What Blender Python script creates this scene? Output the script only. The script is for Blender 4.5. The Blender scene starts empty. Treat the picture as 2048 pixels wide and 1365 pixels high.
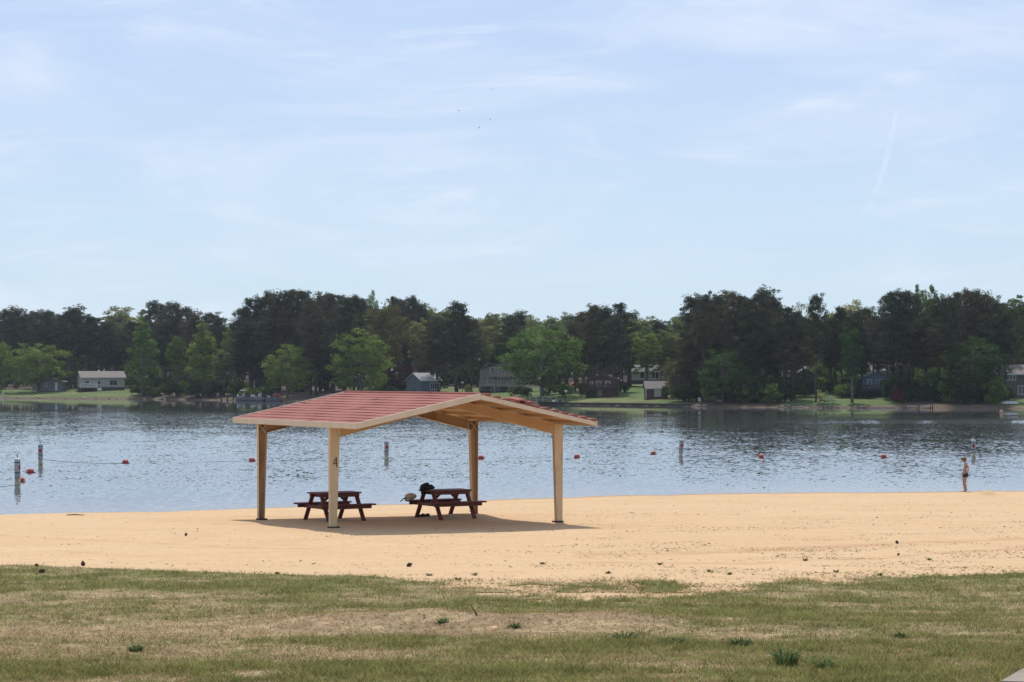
# A lakeside beach with a picnic pavilion, seen from the lawn. Units are metres; the lake surface is z = 0.
EXPOSURE, SUN_E, SKY_S, SKY_SAT = 0.0, 4.0, .12, 1.0
VEIL, VEIL_C, HORIZ_C, CLOUD_C = .86, (4.5, 5.75, 7.95), (5.3, 6.8, 7.8), (6.8, 7.4, 8.5)
SAND1, SAND2, SAND3 = (.595, .412, .238), (.55, .365, .20), (.49, .30, .155)
STRAW_C, GREEN_C, BROWN_C, FARLAWN_C = (.31, .225, .125), (.155, .166, .058), (.225, .145, .082), (.08, .115, .034)
NBLADES = 700000
HAZE_D = .00009
WATER_C, WAVE_Y, WAVE1, WAVE2, WAVE3, VIEW_TILT = (.088, .094, .092), .42, .17, .13, .06, .032
import bpy, bmesh, math, random
import numpy as np
from mathutils import Vector, Matrix
R = math.radians
random.seed(7)
RNG = np.random.default_rng(11)
SC = bpy.context.scene
COL = SC.collection
F, CX, HZ, CZ = 4200.0, 1024.0, 757.0, 4.4      # focal length (px of the photo), optical column, horizon row, eye height over the lake

# ------------------------------------------------------------------ noise
_T = np.random.default_rng(3).random((256, 256))
def vnoise(x, y, seed=0):
    x = np.asarray(x, float) + seed * 17.31; y = np.asarray(y, float) + seed * 9.73
    xi = np.floor(x).astype(int); yi = np.floor(y).astype(int)
    fx = x - xi; fy = y - yi
    fx = fx * fx * (3 - 2 * fx); fy = fy * fy * (3 - 2 * fy)
    g = lambda a, b: _T[a & 255, b & 255]
    return (g(xi, yi) * (1 - fx) + g(xi + 1, yi) * fx) * (1 - fy) + (g(xi, yi + 1) * (1 - fx) + g(xi + 1, yi + 1) * fx) * fy
def fbm(x, y, seed=0, octv=4):
    s = 0; a = .5; t = 0
    for k in range(octv):
        s = s + a * vnoise(x * 2 ** k, y * 2 ** k, seed + k); t += a; a *= .55
    return s / t
def sstep(a, b, x):
    t = np.clip((np.asarray(x, float) - a) / (b - a), 0, 1)
    return t * t * (3 - 2 * t)

# ------------------------------------------------------------------ terrain functions
def _poly(pts, ref):
    xs, ds = [], []
    for px, py in pts:
        D = CZ * F / (py - HZ); xs.append((px - CX) / F * D); ds.append(D)
    return np.array(xs), np.array(ds)
NSX, NSD = _poly([(-400, 1046), (0, 1030), (300, 1024), (500, 1018), (943, 1003), (1024, 999), (1200, 992), (1450, 988), (1700, 985.5), (1850, 983.5), (2048, 981), (2500, 977)], 0)
def near_shore(x): return np.interp(x, NSX, NSD) + 1.0 * (vnoise(np.asarray(x) * .30, 0, 14) - .5) + .45 * (vnoise(np.asarray(x) * 1.1, 0, 15) - .5)
FSX, FSD = _poly([(-1200, 792), (-300, 795), (0, 797), (300, 799), (560, 803), (1000, 808.5), (1200, 811), (1500, 815), (1700, 816.5), (2048, 817.5), (3000, 818)], 0)
def far_shore(x): return np.interp(x, FSX, FSD)
ZY = np.array([-60, 0, 10, 18, 26, 32, 38, 46, 54, 60.]); ZZ = np.array([4.0, 2.75, 2.32, 1.85, 1.30, 1.04, .87, .68, .53, .44])
def gz(x, y):                                   # beach and lawn
    x = np.asarray(x, float); y = np.asarray(y, float)
    s = near_shore(x)
    z = np.interp(y, ZY, ZZ)
    t = np.clip((y - 60) / np.maximum(s - 60, 1), 0, 1)
    z = np.where(y > 60, .44 * (1 - t) - .0, z)
    s0 = np.minimum(s, 60.0)
    z = np.where(y > s, -.05 * (y - s), z)
    z = np.maximum(z, -3)
    near = np.where(y < s, 1, 0) * sstep(0, 3, s - y)
    z = z + .05 * (fbm(x * .35, y * .35, 5) - .5) * near + .035 * (fbm(x * 1.7, y * 1.7, 8) - .5) * near
    berm = .145 * np.exp(-((x + .5) / 2.7) ** 4) * sstep(24.3, 25.7, y) * (1 - sstep(25.8, 29, y)) * (.6 + .8 * vnoise(x * 1.3, y * .7, 4)) + .06 * np.exp(-((x + .5) / 2.7) ** 4) * sstep(24, 25, y) * (1 - sstep(26, 27, y)) * fbm(x * 5, y * 5, 12)
    berm2 = .10 * np.exp(-((x - 4.6) / 2.2) ** 2) * sstep(23.5, 25.5, y) * (1 - sstep(26, 28.5, y))
    heap = .24 * np.exp(-(((x - 17.28) / .36) ** 2 + ((y - 76.3) / .34) ** 2)) + .06 * np.exp(-(((x - 16.6) / .5) ** 2 + ((y - 76.0) / .4) ** 2))
    pav = .10 * np.exp(-(((x + 1.4) / 1.2) ** 2 + ((y - 60.0) / 1.0) ** 2)) + .06 * np.exp(-(((x + 6.7) / .8) ** 2 + ((y - 57.0) / .7) ** 2))
    return z + berm + berm2 + heap + pav
FT = np.array([-400, -6, 0, 1.5, 10, 20, 30, 50, 80, 150, 300, 2000.]); FZ = np.array([-3, -.6, 0, .42, .95, 1.45, 1.9, 2.55, 3.2, 4.6, 6.2, 8.])
def gzf(x, y):
    x = np.asarray(x, float); y = np.asarray(y, float)
    t = y - far_shore(x)
    return np.interp(t, FT, FZ) + .25 * (fbm(x * .05, y * .05, 21) - .5) * sstep(2, 12, t)
def at(px, py):                                 # where the sight line through a photo point meets the beach
    D = 60.0
    for _ in range(60):
        z = float(gz((px - CX) / F * D, D)); D = .5 * D + .5 * (CZ - z) * F / (py - HZ)
    return Vector(((px - CX) / F * D, D, float(gz((px - CX) / F * D, D))))
def at_water(px, py):
    D = CZ * F / (py - HZ); return Vector(((px - CX) / F * D, D, 0))
def far_at(px, off):                            # a point `off` metres behind the far waterline in a photo column
    D = 350.0
    for _ in range(30): D = float(far_shore((px - CX) / F * D)) + off
    x = (px - CX) / F * D
    return Vector((x, D, float(gzf(x, D))))

# ------------------------------------------------------------------ object helpers
def tag(o, label=None, cat=None, group=None, kind=None):
    if label: o['label'] = label
    if cat: o['category'] = cat
    if group: o['group'] = group
    if kind: o['kind'] = kind
    return o
def empty(name, loc=(0, 0, 0), rz=0, label=None, cat=None, group=None):
    o = bpy.data.objects.new(name, None); COL.objects.link(o)
    o.location = loc; o.rotation_euler = (0, 0, rz); o.empty_display_size = .2
    return tag(o, label, cat, group)
def copy_tree(o, parent=None):
    c = o.copy(); COL.objects.link(c)
    if parent: c.parent = parent
    for ch in list(o.children): copy_tree(ch, c)
    return c
class MB:
    def __init__(s): s.v = []; s.f = []
    def add(s, vs, fs):
        b = len(s.v); s.v += [tuple(v) for v in vs]; s.f += [tuple(b + i for i in f) for f in fs]; return s
    def box(s, c, d, rot=None, taper=1.0):
        x, y, z = d[0] / 2, d[1] / 2, d[2] / 2
        vs = [Vector((sx * x * (taper if sz > 0 else 1), sy * y * (taper if sz > 0 else 1), sz * z)) for sz in (-1, 1) for sy in (-1, 1) for sx in (-1, 1)]
        if rot is not None: vs = [rot @ v for v in vs]
        c = Vector(c)
        return s.add([v + c for v in vs], [(0, 2, 3, 1), (4, 5, 7, 6), (0, 1, 5, 4), (2, 6, 7, 3), (0, 4, 6, 2), (1, 3, 7, 5)])
    def bar(s, a, b, w, h, up=(0, 0, 1)):
        a, b = Vector(a), Vector(b); d = b - a; L = d.length; z = d.normalized()
        x = Vector(up).cross(z)
        if x.length < 1e-4: x = Vector((1, 0, 0))
        x.normalize(); y = z.cross(x)
        M = Matrix((x, y, z)).transposed()
        return s.box((a + b) / 2, (w, h, L), M)
    def prism(s, pts, axis, t0, t1):            # polygon (two coords) extruded along an axis
        def mk(p, t):
            return {'x': (t, p[0], p[1]), 'y': (p[0], t, p[1]), 'z': (p[0], p[1], t)}[axis]
        n = len(pts); vs = [mk(p, t0) for p in pts] + [mk(p, t1) for p in pts]
        fs = [tuple(range(n - 1, -1, -1)), tuple(range(n, 2 * n))] + [(i, (i + 1) % n, n + (i + 1) % n, n + i) for i in range(n)]
        return s.add(vs, fs)
    def tube(s, pts, rad, seg=8, cap=True):
        pts = [Vector(p) for p in pts]; n = len(pts)
        rad = rad if isinstance(rad, (list, tuple)) else [rad] * n
        vs = []; prev = None
        for i, p in enumerate(pts):
            d = (pts[min(i + 1, n - 1)] - pts[max(i - 1, 0)]).normalized()
            ref = prev if prev is not None else (Vector((1, 0, 0)) if abs(d.x) < .9 else Vector((0, 1, 0)))
            x = (ref - d * ref.dot(d)); x.normalize(); prev = x; y = d.cross(x)
            for k in range(seg):
                a = 2 * math.pi * k / seg; vs.append(p + (x * math.cos(a) + y * math.sin(a)) * rad[i])
        fs = [(i * seg + k, i * seg + (k + 1) % seg, (i + 1) * seg + (k + 1) % seg, (i + 1) * seg + k) for i in range(n - 1) for k in range(seg)]
        if cap: fs += [tuple(range(seg - 1, -1, -1)), tuple(range((n - 1) * seg, n * seg))]
        return s.add(vs, fs)
    def lathe(s, prof, c=(0, 0, 0), seg=20):
        c = Vector(c); vs = []
        for r, z in prof:
            for k in range(seg):
                a = 2 * math.pi * k / seg; vs.append(c + Vector((r * math.cos(a), r * math.sin(a), z)))
        n = len(prof)
        fs = [(i * seg + k, i * seg + (k + 1) % seg, (i + 1) * seg + (k + 1) % seg, (i + 1) * seg + k) for i in range(n - 1) for k in range(seg)]
        fs += [tuple(range(seg - 1, -1, -1)), tuple(range((n - 1) * seg, n * seg))]
        return s.add(vs, fs)
    def blob(s, c, r, sub=2, amp=.15, freq=2.0, seed=0, flat=None):
        bm = bmesh.new(); bmesh.ops.create_icosphere(bm, subdivisions=sub, radius=1)
        c = Vector(c); vs = []
        for v in bm.verts:
            p = v.co
            n = float(vnoise(p.x * freq + p.z * 1.3, p.y * freq - p.z * 1.7, seed)) - .5
            k = 1 + amp * 2 * n
            q = Vector((p.x * r[0] * k, p.y * r[1] * k, p.z * r[2] * k))
            if flat is not None and q.z < flat: q.z = flat
            vs.append(q + c)
        fs = [tuple(v.index for v in f.verts) for f in bm.faces]
        bm.free()
        return s.add(vs, fs)
    def build(s, name, m, parent=None, smooth=False, bevel=0):
        me = bpy.data.meshes.new(name); me.from_pydata(s.v, [], s.f)
        bm = bmesh.new(); bm.from_mesh(me); bmesh.ops.recalc_face_normals(bm, faces=bm.faces); bm.to_mesh(me); bm.free()
        me.materials.append(m)
        if smooth: me.polygons.foreach_set('use_smooth', [True] * len(me.polygons))
        o = bpy.data.objects.new(name, me); COL.objects.link(o)
        if parent: o.parent = parent
        if bevel:
            b = o.modifiers.new('bevel', 'BEVEL'); b.width = bevel; b.segments = 2; b.limit_method = 'ANGLE'
        return o
def np_mesh(name, V, Fc, m=None, smooth=False, attrs=None, parent=None):
    V = np.asarray(V, np.float32); Fc = np.asarray(Fc, np.int32); k = Fc.shape[1]; n = len(Fc)
    me = bpy.data.meshes.new(name)
    me.vertices.add(len(V)); me.vertices.foreach_set('co', V.ravel())
    me.loops.add(n * k); me.loops.foreach_set('vertex_index', Fc.ravel())
    me.polygons.add(n); me.polygons.foreach_set('loop_start', np.arange(0, n * k, k, dtype=np.int32))
    try: me.polygons.foreach_set('loop_total', np.full(n, k, dtype=np.int32))
    except Exception: pass
    for an, (typ, arr) in (attrs or {}).items():
        a = me.attributes.new(an, typ, 'POINT')
        a.data.foreach_set('value' if typ == 'FLOAT' else 'color', np.asarray(arr, np.float32).ravel())
    me.update(calc_edges=True)
    if smooth: me.polygons.foreach_set('use_smooth', np.ones(n, bool))
    if m: me.materials.append(m)
    o = bpy.data.objects.new(name, me); COL.objects.link(o)
    if parent: o.parent = parent
    return o
def grid(xs, ys):
    X, Y = np.meshgrid(xs, ys); nx, ny = len(xs), len(ys)
    i = np.arange(nx * ny).reshape(ny, nx)
    Fc = np.stack([i[:-1, :-1], i[:-1, 1:], i[1:, 1:], i[1:, :-1]], -1).reshape(-1, 4)
    return X.ravel(), Y.ravel(), Fc

# ------------------------------------------------------------------ materials
def nt_of(m):
    m.use_nodes = True; nt = m.node_tree; nt.nodes.clear(); return nt
def N(nt, typ, **kw):
    n = nt.nodes.new(typ)
    for k, v in kw.items():
        if k.startswith('_'): setattr(n, k[1:], v)
        else:
            k2 = int(k[1:]) if k[0] == 'i' and k[1:].isdigit() else k.replace('__', ' ')
            n.inputs[k2].default_value = v
    return n
def L(nt, a, b): nt.links.new(a, b)
def c4(c): return (c[0], c[1], c[2], 1)
def mixc(nt, fac, a, b, blend='MIX'):
    n = nt.nodes.new('ShaderNodeMix'); n.data_type = 'RGBA'; n.blend_type = blend
    for idx, v in ((0, fac), (6, a), (7, b)):
        if hasattr(v, 'links'): L(nt, v, n.inputs[idx])
        else: n.inputs[idx].default_value = v if idx == 0 else c4(v)
    return n.outputs[2]
def ramp(nt, src, stops):
    r = nt.nodes.new('ShaderNodeValToRGB'); L(nt, src, r.inputs[0])
    e = r.color_ramp.elements
    while len(e) < len(stops): e.new(.5)
    for i, (p, c) in enumerate(stops): e[i].position = p; e[i].color = c if len(c) == 4 else c4(c)
    return r.outputs[0]
def noise(nt, vec, scale, detail=4, rough=.55, sx=None):
    if sx:
        mp = N(nt, 'ShaderNodeMapping'); mp.inputs['Scale'].default_value = sx; L(nt, vec, mp.inputs[0]); vec = mp.outputs[0]
    n = N(nt, 'ShaderNodeTexNoise', Scale=scale, Detail=detail, Roughness=rough); L(nt, vec, n.inputs['Vector'])
    return n.outputs[0]
def simple(name, c1, c2=None, scale=6, rough=.6, bump=0, bscale=40, sx=None, metal=0, spec=.4, c3=None, s3=2, t3=(.55, .7)):
    m = bpy.data.materials.new(name); nt = nt_of(m)
    out = N(nt, 'ShaderNodeOutputMaterial'); b = N(nt, 'ShaderNodeBsdfPrincipled', Roughness=rough, Metallic=metal)
    b.inputs['Specular IOR Level'].default_value = spec
    L(nt, b.outputs[0], out.inputs[0]); tc = N(nt, 'ShaderNodeTexCoord')
    if c2 is None: c2 = tuple(x * .8 for x in c1)
    f = noise(nt, tc.outputs['Object'], scale, 5, .6, sx)
    col = ramp(nt, f, [(.3, c1), (.7, c2)])
    if c3 is not None:
        g = noise(nt, tc.outputs['Object'], s3, 5, .65, sx)
        fac = ramp(nt, g, [(t3[0], (0, 0, 0)), (t3[1], (1, 1, 1))])
        col = mixc(nt, fac, col, c3)
    L(nt, col, b.inputs['Base Color'])
    if bump:
        h = noise(nt, tc.outputs['Object'], bscale, 4, .6, sx)
        bp = N(nt, 'ShaderNodeBump', Strength=bump, Distance=.01); L(nt, h, bp.inputs['Height']); L(nt, bp.outputs[0], b.inputs['Normal'])
    return m
# ================================================================== CAMERA, SUN, SKY
cam = bpy.data.objects.new('camera', bpy.data.cameras.new('camera')); COL.objects.link(cam)
cam.location = (0, 0, CZ); cam.rotation_euler = (R(90), 0, 0)
cam.data.sensor_width = 36; cam.data.lens = 36 * F / 2048; cam.data.shift_y = (HZ - 682.5) / 2048
cam.data.clip_start = .5; cam.data.clip_end = 8000
SC.camera = cam
SC.view_settings.view_transform = 'Standard'; SC.view_settings.look = 'None'; SC.view_settings.exposure = EXPOSURE; SC.view_settings.gamma = 1
SUN_EL, SUN_AZ = R(60.5), R(-4)               # azimuth measured from straight ahead (+y), positive to the right
sun = bpy.data.objects.new('sun', bpy.data.lights.new('sun', 'SUN')); COL.objects.link(sun)
sun.data.energy = SUN_E; sun.data.angle = R(.53); sun.data.color = (1, .955, .88)
dirv = Vector((math.sin(SUN_AZ) * math.cos(SUN_EL), math.cos(SUN_AZ) * math.cos(SUN_EL), math.sin(SUN_EL)))
sun.rotation_euler = dirv.to_track_quat('Z', 'Y').to_euler()
w = bpy.data.worlds.new('World'); SC.world = w; w.use_nodes = True
nt = w.node_tree; nt.nodes.clear()
out = N(nt, 'ShaderNodeOutputWorld'); bg = N(nt, 'ShaderNodeBackground', Strength=SKY_S); L(nt, bg.outputs[0], out.inputs[0])
sky = N(nt, 'ShaderNodeTexSky', _sky_type='NISHITA', _sun_disc=False, _sun_elevation=SUN_EL, _sun_rotation=SUN_AZ, _altitude=100, _air_density=1.0, _dust_density=1.0, _ozone_density=1.6)
tc = N(nt, 'ShaderNodeTexCoord'); sp = N(nt, 'ShaderNodeSeparateXYZ'); L(nt, tc.outputs['Generated'], sp.inputs[0])
def M(op, a, b=None, c=None):
    n = nt.nodes.new('ShaderNodeMath'); n.operation = op
    for i, v in enumerate((a, b, c)):
        if v is None: continue
        if hasattr(v, 'links'): L(nt, v, n.inputs[i])
        else: n.inputs[i].default_value = v
    return n.outputs[0]
den = M('ADD', M('MAXIMUM', sp.outputs[2], 0.0), .085)
ady = M('MAXIMUM', M('ABSOLUTE', sp.outputs[1]), .15)
u_ = M('DIVIDE', sp.outputs[0], ady); v_ = M('DIVIDE', sp.outputs[2], ady)
cb = N(nt, 'ShaderNodeCombineXYZ'); L(nt, u_, cb.inputs[0]); L(nt, v_, cb.inputs[1])
def cloud(rot, sc, scale, det, lo, hi, dist=.6):
    mp = N(nt, 'ShaderNodeMapping'); mp.inputs['Rotation'].default_value = (0, 0, rot); mp.inputs['Scale'].default_value = sc
    L(nt, cb.outputs[0], mp.inputs[0])
    n = N(nt, 'ShaderNodeTexNoise', Scale=scale, Detail=det, Roughness=.6, Distortion=dist); L(nt, mp.outputs[0], n.inputs['Vector'])
    mr = N(nt, 'ShaderNodeMapRange', i1=lo, i2=hi); mr.interpolation_type = 'SMOOTHSTEP'; L(nt, n.outputs[0], mr.inputs[0])
    return mr.outputs[0]
k1 = cloud(R(-11), (1, 3.6, 1), 5.5, 8, .40, .78, .8)
k2 = cloud(R(8), (1, 4.8, 1), 8.0, 9, .46, .82, 1.6)
k3 = cloud(R(-5), (1, 2.2, 1), 3.2, 4, .36, .70)
kk = M('ADD', M('MULTIPLY', k1, .85), M('MULTIPLY', k2, .70)); kk = M('MULTIPLY', kk, M('ADD', M('MULTIPLY', k3, .70), .45))
# the old contrail, a vertical wisp on the right
dy = M('MAXIMUM', sp.outputs[1], .02); az = M('DIVIDE', sp.outputs[0], dy); el = M('DIVIDE', sp.outputs[2], dy)
tt = M('DIVIDE', M('SUBTRACT', el, .078), .050)                       # 0 at its foot, 1 at its top
cn = N(nt, 'ShaderNodeTexNoise', Scale=60, Detail=5, Roughness=.65); cq = N(nt, 'ShaderNodeCombineXYZ'); L(nt, az, cq.inputs[0]); L(nt, el, cq.inputs[1]); L(nt, cq.outputs[0], cn.inputs['Vector'])
cen = M('ADD', M('ADD', .1665, M('MULTIPLY', M('POWER', M('MAXIMUM', tt, .0001), .55), .0165)), M('MULTIPLY', M('SUBTRACT', cn.outputs[0], .5), .006))
wd = M('ADD', .0013, M('MULTIPLY', M('SUBTRACT', 1.0, M('MINIMUM', M('MAXIMUM', tt, 0.0), 1.0)), .0016))
tr = M('SUBTRACT', 1.0, M('MINIMUM', M('DIVIDE', M('ABSOLUTE', M('SUBTRACT', az, cen)), wd), 1.0))
win = M('MULTIPLY', M('GREATER_THAN', tt, 0.0), M('SUBTRACT', 1.0, M('MINIMUM', M('MAXIMUM', M('SUBTRACT', tt, .75), 0.0), .25)))
win = M('MULTIPLY', win, M('LESS_THAN', tt, 1.0))
tr = M('MULTIPLY', M('MULTIPLY', tr, win), M('MULTIPLY', M('MAXIMUM', M('SUBTRACT', cn.outputs[0], .35), 0.0), 2.0))
fac = M('MINIMUM', M('ADD', kk, tr), 1.0)
hs = N(nt, 'ShaderNodeHueSaturation', Saturation=SKY_SAT, Value=1.0); L(nt, sky.outputs[0], hs.inputs['Color'])
lowf = M('SUBTRACT', 1.0, M('MINIMUM', M('DIVIDE', M('MAXIMUM', sp.outputs[2], 0.0), .16), 1.0))
veil = mixc(nt, VEIL, hs.outputs[0], mixc(nt, lowf, VEIL_C, HORIZ_C))
L(nt, mixc(nt, fac, veil, CLOUD_C), bg.inputs['Color'])

# ================================================================== GROUND MATERIALS
def rough_normal(nt, P, layers):
    """surface slopes taken straight from noise, so that far away ground keeps its grain"""
    acc = None
    for scale, k, sy in layers:
        mp = N(nt, 'ShaderNodeMapping'); mp.inputs['Scale'].default_value = (1, sy, 1); L(nt, P, mp.inputs[0])
        n = N(nt, 'ShaderNodeTexNoise', Scale=scale, Detail=3, Roughness=.6); L(nt, mp.outputs[0], n.inputs['Vector'])
        q = nt.nodes.new('ShaderNodeVectorMath'); q.operation = 'MULTIPLY_ADD'; L(nt, n.outputs['Color'], q.inputs[0]); q.inputs[1].default_value = (2 * k, 2 * k, 0); q.inputs[2].default_value = (-k, -k, 0)
        if acc is None: acc = q.outputs[0]
        else:
            d = nt.nodes.new('ShaderNodeVectorMath'); d.operation = 'ADD'; L(nt, acc, d.inputs[0]); L(nt, q.outputs[0], d.inputs[1]); acc = d.outputs[0]
    g = N(nt, 'ShaderNodeNewGeometry'); d = nt.nodes.new('ShaderNodeVectorMath'); d.operation = 'ADD'; L(nt, acc, d.inputs[0]); L(nt, g.outputs['Normal'], d.inputs[1])
    r = nt.nodes.new('ShaderNodeVectorMath'); r.operation = 'NORMALIZE'; L(nt, d.outputs[0], r.inputs[0]); return r.outputs[0]
def sand_mat():
    m = bpy.data.materials.new('sand'); nt = nt_of(m)
    out = N(nt, 'ShaderNodeOutputMaterial'); b = N(nt, 'ShaderNodeBsdfPrincipled', Roughness=.95); b.inputs['Specular IOR Level'].default_value = .15
    L(nt, b.outputs[0], out.inputs[0]); g = N(nt, 'ShaderNodeNewGeometry'); P = g.outputs['Position']
    a = noise(nt, P, .28, 5, .6, (.35, 1, 1)); c = ramp(nt, a, [(.3, SAND1), (.68, SAND2)])
    d = noise(nt, P, 1.6, 6, .65, (.30, 1.2, 1)); c = mixc(nt, ramp(nt, d, [(.48, (0, 0, 0)), (.72, (.85, .85, .85))]), c, SAND3)
    e = noise(nt, P, 26, 3, .6); c = mixc(nt, ramp(nt, e, [(.40, (.5, .5, .5)), (.60, (0, 0, 0))]), c, tuple(x * .66 for x in SAND1))
    e2 = noise(nt, P, 7, 4, .7, (.5, 1, 1)); c = mixc(nt, ramp(nt, e2, [(.34, (.35, .35, .35)), (.5, (0, 0, 0))]), c, tuple(x * .72 for x in SAND3))
    tk = N(nt, 'ShaderNodeAttribute', _attribute_name='track'); c = mixc(nt, tk.outputs['Fac'], c, tuple(x * .88 for x in SAND3))
    at_ = N(nt, 'ShaderNodeAttribute', _attribute_name='wet'); c = mixc(nt, at_.outputs['Fac'], c, tuple(x * .62 for x in SAND3))
    L(nt, c, b.inputs['Base Color'])
    L(nt, rough_normal(nt, P, [(1.5, .10, 1), (4.5, .30, 1), (15, .26, 1)]), b.inputs['Normal'])
    return m
def attr_mat(name, attr='tone', rough=.9, vary=.25, nscale=3.0, bump=.4):
    m = bpy.data.materials.new(name); nt = nt_of(m)
    out = N(nt, 'ShaderNodeOutputMaterial'); b = N(nt, 'ShaderNodeBsdfPrincipled', Roughness=rough); b.inputs['Specular IOR Level'].default_value = .15
    L(nt, b.outputs[0], out.inputs[0]); a = N(nt, 'ShaderNodeAttribute', _attribute_name=attr); g = N(nt, 'ShaderNodeNewGeometry')
    f = noise(nt, g.outputs['Position'], nscale, 6, .65)
    k = ramp(nt, f, [(.3, (1 - vary,) * 3), (.7, (1 + vary,) * 3)])
    L(nt, mixc(nt, 1.0, a.outputs['Color'], k, 'MULTIPLY'), b.inputs['Base Color'])
    if bump:
        L(nt, rough_normal(nt, g.outputs['Position'], [(2.5, .35 * bump, 1), (9, .6 * bump, 1)]), b.inputs['Normal'])
    return m
# ---- beach
xs = np.concatenate([np.linspace(-400, -34, 30)[:-1], np.arange(-34, 34, .22), np.linspace(34, 400, 30)])
ys = np.concatenate([np.linspace(-60, 14, 30)[:-1], np.concatenate([np.arange(14, 70, .25), np.arange(70, 84, .12), np.arange(84, 96, .25)]), np.linspace(96, 180, 20)])
X, Y, Fc = grid(xs, ys)
Zb = gz(X, Y)
TRK = [([(120, 1102), (300, 1114), (420, 1130), (530, 1150)], .10), ([(1150, 1110), (1400, 1104), (1600, 1097), (1800, 1088), (2100, 1074)], .55), ([(1150, 1124), (1500, 1127), (1800, 1113), (2100, 1092)], .30), ([(-50, 1068), (200, 1082), (450, 1094), (640, 1098)], .16)]
track = np.zeros_like(X)
for pl_, wd in TRK:
    tp = [at(a, b) for a, b in pl_]; ty = np.interp(X, [p.x for p in tp], [p.y for p in tp]); on = (X > tp[0].x) & (X < tp[-1].x)
    track = np.maximum(track, on * np.exp(-((Y - ty + .5 * (fbm(X * .8, Y * 0, 33) - .5)) / wd) ** 2) * sstep(.25, .55, fbm(X * 1.5, Y * 3, 34)))
Zb = Zb - .012 * track
sd = near_shore(X) + .5 * (fbm(X * .4, Y * .1, 31) - .5) - Y
wet = (1 - sstep(.1, 1.6, sd)) * .9
beach = np_mesh('beach_sand', np.stack([X, Y, Zb], 1), Fc, sand_mat(), True, {'wet': ('FLOAT', wet), 'track': ('FLOAT', track)})
tag(beach, 'pale tan sand beach between lawn and lake', 'beach', kind='structure')
# ---- lawn
LEX = []; LEY = []
for px, py in [(-500, 1128), (0, 1132), (200, 1138), (400, 1145), (700, 1152), (800, 1158), (860, 1168), (960, 1178), (1150, 1184), (1300, 1187), (1480, 1188), (1560, 1176), (1700, 1166), (1850, 1155), (2048, 1147), (2500, 1140)]:
    p = at(px, py); LEX.append(p.x); LEY.append(p.y)
def lawn_edge(x): return np.interp(x, LEX, LEY)
def lawn_e(x, y):                                # > 0 on turf
    amp = .25 + 6.5 * np.exp(-((x - 2.4) / 3.6) ** 4)
    patch = amp * (fbm(x * 1.3, y * .8, 41, 5) - .47) * 1.7
    return lawn_edge(x) - y + patch + .25 * (fbm(x * 3, y * 3, 43) - .5) 
PATCH = [(at(a, b), rx, ry, k) for a, b, rx, ry, k in [(1300, 1290, 1.1, .8, .20), (1480, 1300, .8, .6, .12), (930, 1340, 1.6, .9, .17), (60, 1345, 1.0, .6, .10), (250, 1345, 1.0, .6, .13), (1050, 1352, 1.4, .7, .13), (1700, 1352, 2.2, .6, .09), (1250, 1355, .7, .4, -.08), (520, 1352, 1.1, .5, -.06), (150, 1265, 1.7, 1.1, -.17), (400, 1258, 1.2, .8, -.13), (1650, 1283, 1.6, .35, -.20), (1500, 1275, .7, .3, -.16), (1900, 1240, 1.3, .5, -.12), (1550, 1210, 1.8, .6, -.08), (600, 1180, 2.2, .8, .10), (1150, 1215, 1.6, .6, .10), (1750, 1330, 1.6, .7, .08), (450, 1320, 1.0, .5, -.12)]]
def turf_col(x, y):
    """green and straw patches of the lawn: albedo and greenness"""
    g = .42 * fbm(x * .45, y * .6, 51, 5) + .36 * fbm(x * 1.9, y * 1.6, 55, 4) + .22 * fbm(x * 6.5, y * 5, 56, 3)
    g = g + .008 + .0 * (1 - sstep(20, 24.5, y)) * (.4 + fbm(x * .35, y * .6, 52)) + .05 * sstep(31, 35, y) + .05 * np.clip(x / 5, -1, 1) * (1 - sstep(29, 33, y))
    g = g - .20 * np.exp(-((x + .4) / 2.4) ** 4) * sstep(23.6, 24.6, y) * (1 - sstep(25.9, 27.2, y))
    for p, rx, ry, k in PATCH: g = g + k * np.exp(-(((x - p.x) / rx) ** 2 + ((y - p.y) / ry) ** 2)) * (.5 + vnoise(x * 4, y * 4, 77))
    g = g - .09 * np.exp(-((x + 3.6) / 1.7) ** 2 - ((y - 26) / 2.2) ** 2)
    return sstep(.34, .68, g)
xs = np.concatenate([np.linspace(-120, -13, 25)[:-1], np.arange(-13, 13, .09), np.linspace(13, 120, 25)])
ys = np.concatenate([np.linspace(-60, 15, 25)[:-1], np.arange(15, 41.5, .09)])
X, Y, Fc = grid(xs, ys)
e = lawn_e(X, Y); keep = (e[Fc] > 0).all(1)
gr = turf_col(X, Y); fine = fbm(X * 6, Y * 6, 57, 3)
STRAW = np.array(STRAW_C); GREEN = np.array(GREEN_C); BROWN = np.array(BROWN_C)
c = STRAW[None] * (1 - gr[:, None]) + GREEN[None] * gr[:, None]
bare = np.exp(-((X + .5) / 2.5) ** 4) * sstep(23.6, 24.4, Y) * (1 - sstep(25.9, 26.8, Y)) * sstep(.40, .58, fbm(X * 1.6, Y * 2.2, 59))
c = c * (1 - .7 * bare[:, None]) + BROWN[None] * .7 * bare[:, None]
c = c * (.55 + .9 * fine[:, None])
used, inv = np.unique(Fc[keep], return_inverse=True)
Vl = np.stack([X, Y, gz(X, Y) + .012], 1)[used]
lawn = np_mesh('lawn', Vl, inv.reshape(-1, 4), attr_mat('turf', 'col', .95, .25, 5.0, .8), True, {'col': ('FLOAT_COLOR', np.concatenate([c, np.ones((len(c), 1))], 1)[used])})
tag(lawn, 'patchy green and straw coloured lawn in the foreground', 'lawn', kind='structure')
p1 = at(2020, 1366); p2 = at(2066, 1338); PATHP = (p1.x, p1.y); PATHN = (p2.y - p1.y, -(p2.x - p1.x))
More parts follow.
